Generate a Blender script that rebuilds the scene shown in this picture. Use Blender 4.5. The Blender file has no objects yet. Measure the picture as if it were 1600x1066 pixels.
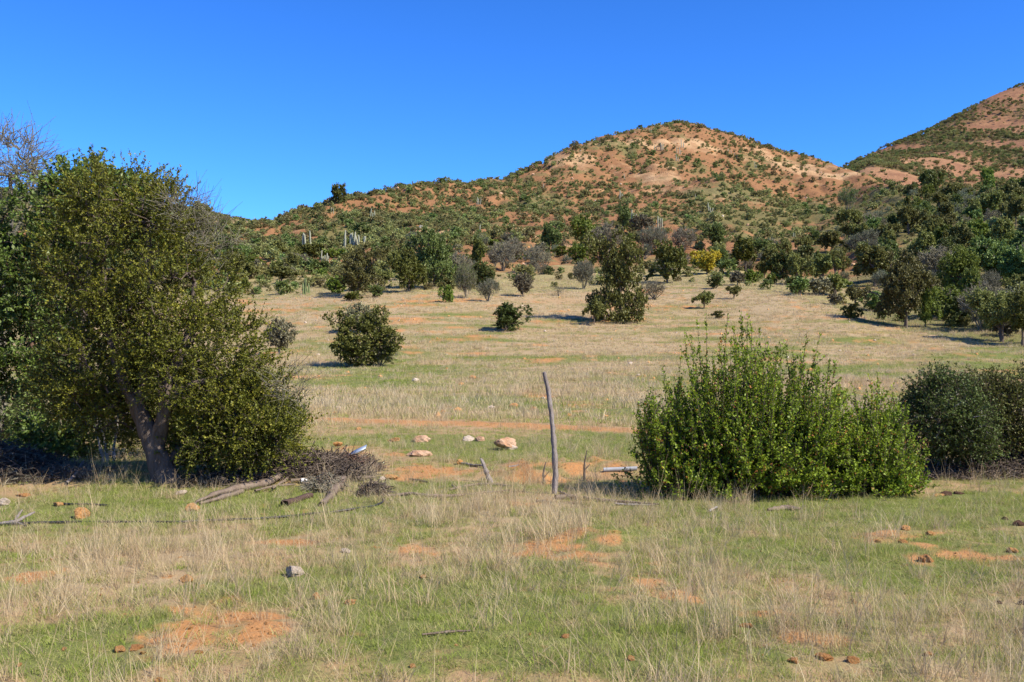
import bpy, math, random
import numpy as np
from mathutils import Vector, Matrix
R = math.radians
rng = np.random.default_rng(11)
random.seed(11)
SC = bpy.context.scene
COL = SC.collection

# ------------------------------------------------------------------ camera, sky, sun, exposure
F, EYE = 1555.6, 1.65                      # focal length in photo pixels (1600 wide), eye height
PITCH = math.atan((555 - 533) / F)
cam = bpy.data.cameras.new('camera'); cam.lens = 35; cam.sensor_width = 36; cam.clip_start = .1; cam.clip_end = 9000
camo = bpy.data.objects.new('camera', cam); COL.objects.link(camo)
camo.location = (0, 0, EYE); camo.rotation_euler = (math.pi / 2 + PITCH, 0, 0)
SC.camera = camo

SUN_EL = R(44); SUN_AZ = math.atan2(0.87, -0.49)          # azimuth clockwise from +Y (view direction): right and behind
sdir = Vector((math.sin(SUN_AZ) * math.cos(SUN_EL), math.cos(SUN_AZ) * math.cos(SUN_EL), math.sin(SUN_EL)))
sun = bpy.data.lights.new('sun', 'SUN'); sun.energy = 5.0; sun.angle = R(.53); sun.color = (1, .93, .80)
suno = bpy.data.objects.new('sun', sun); COL.objects.link(suno)
suno.rotation_euler = sdir.to_track_quat('Z', 'Y').to_euler(); suno.location = (30, -20, 60)
world = bpy.data.worlds.new('World'); SC.world = world; world.use_nodes = True
wn, wl = world.node_tree.nodes, world.node_tree.links
sky = wn.new('ShaderNodeTexSky'); sky.sky_type = 'NISHITA'; sky.sun_disc = False
sky.sun_elevation = SUN_EL; sky.sun_rotation = SUN_AZ
sky.altitude = 600; sky.air_density = 1.0; sky.dust_density = 0.1; sky.ozone_density = 3.0
hs = wn.new('ShaderNodeHueSaturation'); hs.inputs['Saturation'].default_value = 1.1; hs.inputs['Value'].default_value = 1.0
gm = wn.new('ShaderNodeGamma'); gm.inputs['Gamma'].default_value = 1.22
wl.new(sky.outputs[0], gm.inputs['Color']); wl.new(gm.outputs[0], hs.inputs['Color']); 
gr_ = wn.new('ShaderNodeMix'); gr_.data_type = 'RGBA'; gr_.blend_type = 'MULTIPLY'; gr_.inputs[0].default_value = 1; gr_.inputs[7].default_value = (.44, .89, 1.48, 1)
wl.new(hs.outputs[0], gr_.inputs[6]); wl.new(gr_.outputs[2], wn['Background'].inputs['Color'])
wn['Background'].inputs['Strength'].default_value = 0.068
SC.view_settings.view_transform = 'Standard'; SC.view_settings.look = 'None'
SC.view_settings.exposure = 0.74; SC.view_settings.gamma = 1.0; SC.view_settings.use_curve_mapping = False
SC.render.engine = 'CYCLES'
SC.cycles.max_bounces = 6; SC.cycles.diffuse_bounces = 3; SC.cycles.glossy_bounces = 2; SC.cycles.transmission_bounces = 4
SC.cycles.use_denoising = True

# ------------------------------------------------------------------ helpers
def tag(o, label=None, cat=None, group=None, kind=None):
    if label: o['label'] = label
    if cat: o['category'] = cat
    if group: o['group'] = group
    if kind: o['kind'] = kind
    return o
def link(name, data, parent=None, mat=None):
    o = bpy.data.objects.new(name, data); COL.objects.link(o)
    if parent is not None: o.parent = parent
    if mat is not None and data is not None:
        data.materials.clear(); data.materials.append(mat)
    return o
def empty(name, loc, label, cat, group=None, rz=0, scale=(1, 1, 1)):
    o = bpy.data.objects.new(name, None); COL.objects.link(o); o.empty_display_size = .2
    o.location = loc; o.rotation_euler = (0, 0, rz); o.scale = scale
    return tag(o, label, cat, group)
def mk(name, V, Fc, attrs=None, smooth=False):
    """mesh from an (n,3) vertex array and an (m,k) face array, with float attributes on the points"""
    V = np.asarray(V, np.float32); Fc = np.asarray(Fc, np.int32)
    me = bpy.data.meshes.new(name); m, k = Fc.shape
    me.vertices.add(len(V)); me.vertices.foreach_set('co', V.ravel())
    me.loops.add(m * k); me.loops.foreach_set('vertex_index', Fc.ravel())
    me.polygons.add(m); me.polygons.foreach_set('loop_start', np.arange(0, m * k, k, dtype=np.int32))
    me.update(calc_edges=True)
    if smooth: me.polygons.foreach_set('use_smooth', np.ones(m, bool))
    for an, a in (attrs or {}).items():
        at = me.attributes.new(an, 'FLOAT', 'POINT'); at.data.foreach_set('value', np.asarray(a, np.float32))
    me.validate(); return me
def nrm(a): return a / np.maximum(np.linalg.norm(a, axis=-1, keepdims=True), 1e-9)
def smoothstep(a, b, x):
    t = np.clip((x - a) / (b - a), 0, 1); return t * t * (3 - 2 * t)

def _hash(ix, iy, seed):
    h = (ix.astype(np.int64) * 374761393 + iy.astype(np.int64) * 668265263 + seed * 1442695041) & 0x7fffffff
    h = ((h ^ (h >> 13)) * 1274126177) & 0x7fffffff
    h = (h ^ (h >> 16)) & 0x7fffffff
    return h / 0x7fffffff * 2 * math.pi
def noise(x, y, seed=0):
    x = np.asarray(x, float); y = np.asarray(y, float)
    ix, iy = np.floor(x).astype(np.int64), np.floor(y).astype(np.int64); fx, fy = x - ix, y - iy
    u, v = fx**3 * (fx * (fx * 6 - 15) + 10), fy**3 * (fy * (fy * 6 - 15) + 10)
    def g(dx, dy):
        a = _hash(ix + dx, iy + dy, seed); return np.cos(a) * (fx - dx) + np.sin(a) * (fy - dy)
    a = g(0, 0) * (1 - u) + g(1, 0) * u; b = g(0, 1) * (1 - u) + g(1, 1) * u
    return (a * (1 - v) + b * v) * 1.5
def fbm(x, y, seed=0, oct=4, gain=.5):
    s, a, t = 0, 1, 0
    for i in range(oct):
        s = s + a * noise(x * 2**i, y * 2**i, seed + i * 17); t += a; a *= gain
    return s / t * 1.4

# ------------------------------------------------------------------ photo geometry: rays and the terrain height
cp, sp = math.cos(PITCH), math.sin(PITCH)
def ray(px, py):
    v = 533 - py; return np.array([px - 800, F * cp - v * sp, F * sp + v * cp])
def at(px, py, Y):
    d = ray(px, py); return np.array([0, 0, EYE]) + d * (Y / d[1])
def project(P):
    x, y, z = P[..., 0], P[..., 1], P[..., 2] - EYE
    f = y * cp + z * sp; u = -y * sp + z * cp
    return 800 + F * x / f, 533 - F * u / f
def pchip_slopes(Y, Z):
    h = np.diff(Y, axis=-1); d = np.diff(Z, axis=-1) / h
    m = np.zeros_like(Z); a, b = d[..., :-1], d[..., 1:]
    w1, w2 = 2 * h[..., 1:] + h[..., :-1], h[..., 1:] + 2 * h[..., :-1]
    with np.errstate(divide='ignore', invalid='ignore'):
        hm = (w1 + w2) / (w1 / a + w2 / b)
    m[..., 1:-1] = np.where(a * b > 0, hm, 0); m[..., 0] = 0; m[..., -1] = d[..., -1]
    return m
def pchip(Y, Z, q):
    """Y,Z (n,K) knots per query, q (n,)"""
    m = pchip_slopes(Y, Z); out = np.where(q <= Y[:, 0], Z[:, 0], Z[:, -1] + 0 * q)
    for k in range(Y.shape[1] - 1):
        s = (q >= Y[:, k]) & (q <= Y[:, k + 1])
        if not s.any(): continue
        h = Y[s, k + 1] - Y[s, k]; t = (q[s] - Y[s, k]) / h
        out[s] = (Z[s, k] * (2*t**3 - 3*t**2 + 1) + h * m[s, k] * (t**3 - 2*t**2 + t)
                  + Z[s, k + 1] * (-2*t**3 + 3*t**2) + h * m[s, k + 1] * (t**3 - t**2))
    return out
class Land:
    """a height field given by sight lines: per photo column a list of (distance, picture height) knots"""
    def __init__(s, cols, near=True):
        s.px = np.array([c[0] for c in cols], float)
        s.Y = np.array([[k[0] for k in c[1]] for c in cols], float)
        py = np.array([[k[1] for k in c[1]] for c in cols], float)
        v = 533 - py; s.Z = EYE + s.Y * (F * sp + v * cp) / (F * cp - v * sp); s.near = near
    def knots(s, u):
        if not hasattr(s, 'tab'): s.tabu = np.linspace(-1.3, 1.3, 2601); s.tab = s._knots(s.tabu)
        t = np.clip((u + 1.3) / .001, 0, 2599.999); i = t.astype(int); f = (t - i)[:, None]
        return [T[i] * (1 - f) + T[i + 1] * f for T in s.tab]
    def _knots(s, u):
        px = np.clip(800 + F * u, s.px[0], s.px[-1]); n = len(px)
        o = []
        for A in (s.Y, s.Z):
            K = [pchip(np.broadcast_to(s.px, (n, len(s.px))), np.broadcast_to(A[:, k], (n, len(s.px))), px) for k in range(A.shape[1])]
            o.append(np.stack(K, 1))
        Y, Z = o
        if s.near:
            Y = np.concatenate([np.tile([3., 13., 24.], (n, 1)), Y], 1); Z = np.concatenate([np.zeros((n, 3)), Z], 1)
        return Y, Z
    def polar(s, x, y):
        """forward distance and sideways slope, held constant outside 48 degrees so the land goes on all round"""
        a = np.arctan2(x, y); r = np.hypot(x, y); ac = np.clip(a, -R(48), R(48))
        return r * np.cos(ac), np.tan(ac)
    def base(s, x, y):
        x = np.atleast_1d(np.asarray(x, float)); y = np.atleast_1d(np.asarray(y, float)); out = np.empty(len(x))
        for i in range(0, len(x), 60000):
            q, u = s.polar(x[i:i + 60000], y[i:i + 60000]); Y, Z = s.knots(u); out[i:i + 60000] = pchip(Y, Z, q)
        return out

L1 = Land([
 (-900, [(54,585),(110,482),(160,445),(230,410),(300,380),(360,356),(620,470),(900,520)]),
 (200,  [(54,580),(109,470),(152,435),(215,405),(265,380),(300,362),(560,470),(900,520)]),
 (400,  [(54,578),(108,466),(150,430),(210,395),(252,374),(300,353),(560,470),(900,520)]),
 (450,  [(54,577),(107,464),(150,428),(212,392),(258,366),(308,342),(560,460),(900,520)]),
 (530,  [(54,576),(106,461),(150,425),(215,385),(270,350),(330,317),(560,440),(900,520)]),
 (640,  [(54,576),(106,459),(150,420),(220,375),(300,333),(380,294),(620,420),(950,520)]),
 (790,  [(54,576),(108,458),(155,415),(230,370),(330,325),(450,284),(680,400),(1000,500)]),
 (840,  [(54,576),(110,457),(157,413),(234,368),(345,315),(475,266),(700,380),(1000,500)]),
 (900,  [(54,576),(112,455),(160,410),(240,365),(370,300),(500,233),(720,360),(1000,500)]),
 (960,  [(54,576),(114,452),(163,407),(240,361),(385,290),(525,216),(740,350),(1000,490)]),
 (1020, [(54,576),(116,449),(165,405),(240,360),(390,285),(545,205),(760,340),(1000,480)]),
 (1075, [(54,576),(117,447),(165,405),(240,360),(390,285),(560,201),(780,340),(1000,470)]),
 (1150, [(54,577),(112,451),(160,410),(238,364),(390,290),(565,219),(790,340),(1000,450)]),
 (1220, [(53,579),(104,460),(150,422),(230,375),(390,305),(560,242),(790,350),(1000,440)]),
 (1310, [(52,583),(93,480),(138,430),(215,377),(360,318),(540,268),(790,360),(1000,430)]),
 (1400, [(50,588),(82,512),(120,440),(178,374),(262,328),(380,296),(640,370),(1000,430)]),
 (1500, [(48,593),(74,530),(110,445),(160,375),(222,332),(300,306),(600,380),(1000,430)]),
 (1600, [(46,598),(68,546),(102,450),(150,370),(205,326),(270,298),(560,380),(1000,430)]),
 (1800, [(44,604),(62,562),(95,455),(142,370),(195,315),(255,275),(540,370),(1000,420)]),
 (2600, [(44,604),(62,562),(95,455),(142,370),(195,315),(255,270),(540,370),(1000,420)])])

def gauss(x, y, cx, cy, rx, ry): return np.exp(-((x - cx) / rx)**2 - ((y - cy) / ry)**2)
SPURS = []     # bright rocky spurs on the red hill, filled below: (cx, cy, rx, ry, height)
def height(x, y):
    x = np.atleast_1d(np.asarray(x, float)); y = np.atleast_1d(np.asarray(y, float))
    z = L1.base(x, y); r = np.hypot(x, y)
    nearw = 1 - smoothstep(22, 40, r)
    z = z + nearw * (.035 * fbm(x / 1.3, y / 1.3, 3) + .02 * noise(x / .35, y / .35, 9))
    fw = smoothstep(22, 40, r) * (1 - smoothstep(100, 150, r))
    z = z + fw * (.12 * fbm(x / 9, y / 3.0, 5) + .05 * fbm(x / 2.2, y / .8, 6))
    hw = smoothstep(110, 200, r)
    z = z - hw * 1.5 * (1 - np.abs(noise(x / 13 + .4 * noise(x / 20, y / 20, 28), y / 90, 27)) * 2.2).clip(0, 1)**2
    z = z + hw * (2.2 * fbm(x / 62, y / 62, 21, 3) + .9 * fbm(x / 17, y / 17, 22, 3)) + smoothstep(90, 160, r) * .35 * fbm(x / 5, y / 5, 23, 2)
    # the low cut bank by the post, the swell under the left tree, the little mounds
    bank = smoothstep(13.1, 13.7, y + .45 * noise(x / .7, y * 0, 31)) * (1 - smoothstep(14.2, 16.5, y)) * smoothstep(-.9, .5, x) * (1 - smoothstep(1.6, 2.7, x))
    z = z + bank * (.15 + .07 * fbm(x / .35, y / .35, 33, 3))
    z = z + .16 * gauss(x, y, -5.1, 13.7, 2.2, 1.1) + .1 * gauss(x, y, .75, 9.0, .5, .35) + .06 * gauss(x, y, 3.1, 6.0, .25, .2)
    for c in SPURS: z = z + c[4] * gauss(x, y, *c[:4]) * (1 + .35 * noise(x / 7, y / 7, 41))
    return z
_YS = np.concatenate([np.geomspace(3, 110, 260), np.linspace(111, 900, 400)])
def hit(px, py):
    d = ray(px, py); ys = _YS
    for rep in (0, 1):
        P = np.array([0, 0, EYE]) + d * (ys / d[1])[:, None]
        below = P[:, 2] <= height(P[:, 0], P[:, 1])
        if not below.any(): return None
        k = max(1, int(np.argmax(below))); ys = np.linspace(ys[k - 1], ys[k], 40)
    p = P[k].copy(); p[2] = height(p[0], p[1])[0]; return p
_t = [(1032,282,9,20,4.5), (1128,308,16,22,3.5), (1100,300,10,14,2.0), (905,300,16,24,2.0), (1240,280,14,26,2.5)]
_t = [(hit(a, b), c, d, e) for a, b, c, d, e in _t]
SPURS += [(p[0], p[1], c, d, e) for p, c, d, e in _t]
def gz(x, y): return float(height(x, y)[0])

# ------------------------------------------------------------------ what covers the land
def blob(px, py, rx, ry):
    a, b = hit(px, py), hit(px, py - ry)
    return (a[0], a[1], rx / F * a[1], max(.05, (b[1] - a[1])))
SOIL_B = [blob(*b) for b in [(880,868,75,22),(920,880,50,12),(1080,932,60,14),(240,960,60,12),(300,990,70,20),(1290,1022,45,20),(1180,970,30,10),
 (1400,845,60,8),(1470,867,60,14),(1560,872,50,10),(640,738,45,7),(345,945,28,8),(70,900,35,14),(220,1005,25,10),(430,846,80,7),(680,738,30,8),
 (850,752,110,14),(640,707,30,6),(820,786,50,7),(1340,1022,26,14),(1000,910,30,8),(560,700,22,6),(290,905,18,7),(660,855,40,7),(610,745,30,5)]]
DRY_B = [blob(*b) for b in [(820,850,110,40),(1100,900,110,45),(1150,960,90,45),(820,800,200,26),(1350,1000,250,55),(250,880,180,36),(60,930,90,40),
 (450,1000,90,60),(1080,800,140,22),(330,850,200,20),(1550,950,100,40),(680,800,120,18),(500,870,80,26),(560,760,60,10),(160,740,60,10),(900,770,120,14)]]
GREEN_B = [blob(*b) for b in [(700,930,150,45),(880,1010,150,40),(200,795,250,24),(480,780,150,16),(1300,800,250,24),(1350,870,150,26),(870,700,170,13),
 (620,692,110,10),(520,905,80,18),(60,1020,80,40),(1520,900,80,18),(420,930,60,18),(1010,765,90,9),(1500,790,120,16),(960,690,90,10),(640,765,70,8),(560,590,60,6)]]
def cover(x, y):
    """0..1 weights of bare soil, dry grass and green grass, the track and the hill zone at ground points"""
    x = np.asarray(x, float); y = np.asarray(y, float); q, u = L1.polar(x, y)
    z = L1.base(x, y); r = np.hypot(x, y)
    wx, wy = x + .5 * noise(x / 1.1, y / 1.1, 51), y + .5 * noise(x / 1.1, y / 1.1, 52)
    near = 1 - smoothstep(20, 32, r)
    def acc(B, s=1.0):
        o = np.zeros_like(x)
        for b in B: o = np.maximum(o, gauss(wx, wy, b[0], b[1], b[2] * s, b[3] * s))
        return o
    soil = np.clip(acc(SOIL_B, 1.15) * 1.3 - .32 + .95 * fbm(x / .26, y / .26, 53, 3) + .45 * fbm(x / 1.6, y / 1.6, 56) - .02, 0, 1)
    dry = acc(DRY_B, 1.15) * .70 + .32 * fbm(x / 2.2, y / 1.6, 54) + .42 * fbm(x / .55, y / .45, 57) + .11
    green = acc(GREEN_B, 1.15) * .95 + .38 * fbm(x / 1.7, y / 1.7, 55) + .35 * fbm(x / .5, y / .4, 59) + .38
    # the field beyond: strips that follow the contours
    k = z / .42
    s1 = fbm(x / 11, k + .25 * noise(x / 5, y / 5, 61), 62, 3); s2 = fbm(x / 6, k * 1.5, 63, 3); s3 = fbm(x / 16, y / 9, 64, 3)
    fd = smoothstep(60, 100, q)
    fdry = .54 + .8 * s1 + .22 * fd; fgreen = .50 - .8 * s1 + .5 * s3 - .34 * fd; fsoil = np.clip(.85 * s2 + .4 * s3 + .6 * fbm(x / 1.4, y / .9, 68) + .05 + .12 * fd, 0, 1)
    dry = dry * near + fdry * (1 - near); green = green * near + fgreen * (1 - near); soil = soil * near + fsoil * (1 - near)
    tc = 25.2 - 6.2 * smoothstep(-.26, .45, u) + .35 * noise(x / 4, x * 0, 65)
    tw = (y - tc) / (1.05 + .2 * noise(x / 3, x * 0, 66))
    bk = smoothstep(12.9, 13.3, y) * (1 - smoothstep(13.9, 14.5, y)) * smoothstep(-.8, .0, wx) * (1 - smoothstep(1.5, 2.3, wx)); soil = np.maximum(soil, bk * (.50 + .9 * noise(x / .33, y / .33, 58)))
    track = np.exp(-tw**4) * (np.abs(u) < 1.0)
    soil = np.maximum(soil, track * np.clip(.80 + .5 * fbm(x / 2.5, y / .5, 67), 0, 1)); green = green * (1 - .75 * track); dry = np.maximum(dry * (1 - .3 * track), .5 * track)
    return dict(soil=np.clip(soil, 0, 1), dry=np.clip(dry, 0, 1), green=np.clip(green, 0, 1), track=track)
PALE_B = [blob(*b) for b in [(1000,222,100,7),(1036,280,48,22),(1130,308,60,22),(1290,275,70,10),(1240,262,70,14),(910,250,50,14),(700,360,50,8),(880,382,60,6),(1100,225,40,6)]]
LUSH_B = [blob(*b) for b in [(1085,318,40,16),(1180,345,110,26),(620,350,120,14),(1300,330,110,26),(960,225,50,8),(820,320,60,14)]]
def hillcover(x, y):
    pale = np.zeros_like(x); lush = np.zeros_like(x)
    wx, wy = x + 4 * noise(x / 14, y / 14, 71), y + 5 * noise(x / 14, y / 14, 72)
    for b in PALE_B: pale = np.maximum(pale, gauss(wx, wy, *b))
    for b in LUSH_B: lush = np.maximum(lush, gauss(wx, wy, *b))
    q, u = L1.polar(x, y); e = smoothstep(.30, .40, u + .05 * fbm(x / 25, y / 25, 75)) * (1 - smoothstep(240, 330, q)); lush = np.maximum(lush, e * 1.1)
    pale = np.clip(pale * .8 + .35 * fbm(x / 25, y / 25, 73) + .35 * fbm(x / 7, y / 7, 76) - .02, 0, 1); lush = np.clip(lush * .7 + .5 * fbm(x / 30, y / 30, 74) + .45 * fbm(x / 6, y / 6, 77) + .22, 0, 1)
    return pale, lush

# ------------------------------------------------------------------ materials
class N:
    def __init__(s, name):
        s.m = bpy.data.materials.new(name); s.m.use_nodes = True; s.t = s.m.node_tree
        s.b = s.t.nodes['Principled BSDF']; s.out = s.t.nodes['Material Output']
    def n(s, typ, **kw):
        o = s.t.nodes.new('ShaderNode' + typ)
        for k, v in kw.items():
            if hasattr(o, k): setattr(o, k, v)
            else: o.inputs[k].default_value = v
        return o
    def l(s, a, b): s.t.links.new(a, b)
    def attr(s, name, kind='GEOMETRY'):
        return s.n('Attribute', attribute_name=name, attribute_type=kind).outputs['Fac']
    def noise(s, scale, detail=4, rough=.55, dist=0):
        if not hasattr(s, 'co'):
            s.co = s.n('NewGeometry').outputs['Position']
        o = s.n('TexNoise', Scale=scale, Detail=detail, Roughness=rough, Distortion=dist); s.l(s.co, o.inputs['Vector']); return o.outputs['Fac']
    def mix(s, f, a, b, mode='MIX'):
        o = s.n('Mix', data_type='RGBA', blend_type=mode)
        for i, v in ((0, f), (6, a), (7, b)):
            if hasattr(v, 'node'): s.l(v, o.inputs[i])
            elif i: o.inputs[i].default_value = (*v, 1)
            else: o.inputs[i].default_value = v
        return o.outputs[2]
    def math(s, op, a, b=None, c=None, clamp=False):
        o = s.n('Math', operation=op, use_clamp=clamp)
        for i, v in enumerate((a, b, c)):
            if v is None: continue
            if hasattr(v, 'node'): s.l(v, o.inputs[i])
            else: o.inputs[i].default_value = v
        return o.outputs[0]
    def ramp(s, f, stops):
        o = s.n('ValToRGB'); s.l(f, o.inputs[0]); e = o.color_ramp.elements
        while len(e) < len(stops): e.new(.5)
        for i, (p, c) in enumerate(stops): e[i].position = p; e[i].color = (*c, 1) if len(c) == 3 else c
        return o.outputs[0]
    def bump(s, h, strength=.5, dist=.05):
        o = s.n('Bump', Strength=strength, Distance=dist); s.l(h, o.inputs['Height']); s.l(o.outputs[0], s.b.inputs['Normal']); return o
    def done(s, col=None, rough=.9, spec=.2):
        if col is not None:
            if hasattr(col, 'node'): s.l(col, s.b.inputs['Base Color'])
            else: s.b.inputs['Base Color'].default_value = (*col, 1)
        s.b.inputs['Roughness'].default_value = rough; s.b.inputs['Specular IOR Level'].default_value = spec
        return s.m

def sharp(m, v, n, k=2.2):     # a weight with its edge broken up by noise
    return m.math('MULTIPLY_ADD', m.math('SUBTRACT', m.math('ADD', v, m.math('MULTIPLY', m.math('SUBTRACT', n, .5), .9)), .5), k, .5, clamp=True)
def mat_ground():
    m = N('meadow_ground')
    n1, n2, n3 = m.noise(.8, 5), m.noise(6, 5, .65), m.noise(38, 4, .7)
    soil = m.mix(n1, (.40, .172, .055), (.50, .275, .115)); soil = m.mix(m.math('MULTIPLY', n2, .5), soil, (.33, .14, .042)); soil = m.mix(m.ramp(m.noise(22, 5, .75), [(.45, (0, 0, 0)), (.66, (.7, .7, .7))]), soil, (.31, .19, .09))
    dry = m.mix(n2, (.35, .265, .145), (.48, .39, .23)); dry = m.mix(m.math('MULTIPLY', n3, .8), dry, (.23, .14, .07))  # brown litter tone, its fine darkening also paints in shade between the tufts
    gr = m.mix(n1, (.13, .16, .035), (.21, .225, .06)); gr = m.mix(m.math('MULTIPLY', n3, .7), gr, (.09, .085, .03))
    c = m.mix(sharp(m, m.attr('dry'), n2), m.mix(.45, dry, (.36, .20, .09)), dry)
    c = m.mix(sharp(m, m.attr('green'), n2), c, gr)
    c = m.mix(sharp(m, m.attr('soil'), m.noise(3.2, 6, .7)), c, soil)
    m.bump(m.math('ADD', n2, m.math('MULTIPLY', n3, .5)), .7, .04)
    return m.done(c, .95, .1)
def mat_hill(name, red, dark, pale, scrub, s=1.0):
    m = N(name)
    n1, n2, n3 = m.noise(.035 * s, 5, .6), m.noise(.22 * s, 5, .65), m.noise(1.6 * s, 4, .7)
    c = m.mix(n1, red, dark); c = m.mix(m.ramp(n2, [(.4, (0, 0, 0)), (.65, (1, 1, 1))]), c, red)
    c = m.mix(sharp(m, m.attr('pale'), n2, 2.0), c, pale)
    c = m.mix(m.ramp(n3, [(.45, (0, 0, 0)), (.75, (.7, .7, .7))]), c, dark)
    low = m.mix(n2, (.38, .29, .155), (.22, .20, .07))
    c = m.mix(sharp(m, m.attr('grassy'), n2, 2.0), c, low)
    sc_ = m.math('MULTIPLY', sharp(m, m.attr('lush'), m.noise(.55 * s, 5, .7), 3.0), .8)
    c = m.mix(sc_, c, m.mix(n3, scrub, (scrub[0] * .5, scrub[1] * .5, scrub[2] * .6)))
    m.bump(m.math('ADD', n2, m.math('MULTIPLY', n3, .4)), .8, .9 / s)
    return m.done(c, .95, .05)
def mat_leaf(name, dark, light, tipc=None, rough=.55, spec=.3, trans=.35, dead=None, vary=1):
    m = N(name)
    t = m.attr('tint'); rnd = m.n('ObjectInfo').outputs['Random']
    c = m.mix(t, dark, light)
    if tipc: c = m.mix(m.ramp(t, [(.72, (0, 0, 0)), (1, (1, 1, 1))]), c, tipc)
    if dead: c = m.mix(m.ramp(t, [(.965, (0, 0, 0)), (.975, (1, 1, 1))]), c, dead)
    h = m.n('HueSaturation'); m.l(c, h.inputs['Color'])
    m.l(m.math('MULTIPLY_ADD', rnd, .04 * vary, .5 - .02 * vary), h.inputs['Hue']); m.l(m.math('MULTIPLY_ADD', rnd, .7 * vary, 1 - .32 * vary), h.inputs['Value'])
    m.done(h.outputs[0], rough, spec)
    tr = m.n('BsdfTranslucent'); m.l(m.mix(.5, h.outputs[0], (.35, .42, .06), 'MIX') if False else h.outputs[0], tr.inputs['Color'])
    mx = m.n('MixShader'); mx.inputs[0].default_value = trans
    m.l(m.b.outputs[0], mx.inputs[1]); m.l(tr.outputs[0], mx.inputs[2]); m.l(mx.outputs[0], m.out.inputs['Surface'])
    return m.m
def mat_bark(name, a, b, scale=14):
    m = N(name); tc = m.n('TexCoord'); mp = m.n('Mapping'); mp.inputs['Scale'].default_value = (1, 1, .22); m.l(tc.outputs['Object'], mp.inputs['Vector'])
    m.co = mp.outputs[0]; n1 = m.noise(scale, 6, .7); n2 = m.noise(scale * 4, 4, .7)
    c = m.mix(m.ramp(n1, [(.35, (0, 0, 0)), (.65, (1, 1, 1))]), a, b); c = m.mix(m.math('MULTIPLY', n2, .6), c, (a[0] * .5, a[1] * .5, a[2] * .5))
    m.bump(m.math('ADD', n1, m.math('MULTIPLY', n2, .4)), 1.0, .03); return m.done(c, .9, .15)
def mat_stone(name, a, b, c3, scale=5):
    m = N(name); tc = m.n('TexCoord'); m.co = tc.outputs['Object']; n1 = m.noise(scale, 6, .65); n2 = m.noise(scale * 6, 4, .7)
    c = m.mix(m.ramp(n1, [(.35, (0, 0, 0)), (.68, (1, 1, 1))]), a, b); c = m.mix(m.ramp(n2, [(.5, (0, 0, 0)), (.72, (.8, .8, .8))]), c, c3)
    m.bump(m.math('ADD', n1, m.math('MULTIPLY', n2, .5)), .9, .06); return m.done(c, .92, .12)
def mat_blade(name, a, b, c3, trans=.3):
    m = N(name); rnd = m.n('ObjectInfo').outputs['Random']; c = m.mix(m.attr('tint'), a, b); c = m.mix(m.math('MULTIPLY', rnd, .75), c, c3)
    m.done(c, .7, .2); tr = m.n('BsdfTranslucent'); m.l(c, tr.inputs['Color']); mx = m.n('MixShader'); mx.inputs[0].default_value = trans
    m.l(m.b.outputs[0], mx.inputs[1]); m.l(tr.outputs[0], mx.inputs[2]); m.l(mx.outputs[0], m.out.inputs['Surface']); return m.m

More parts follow.
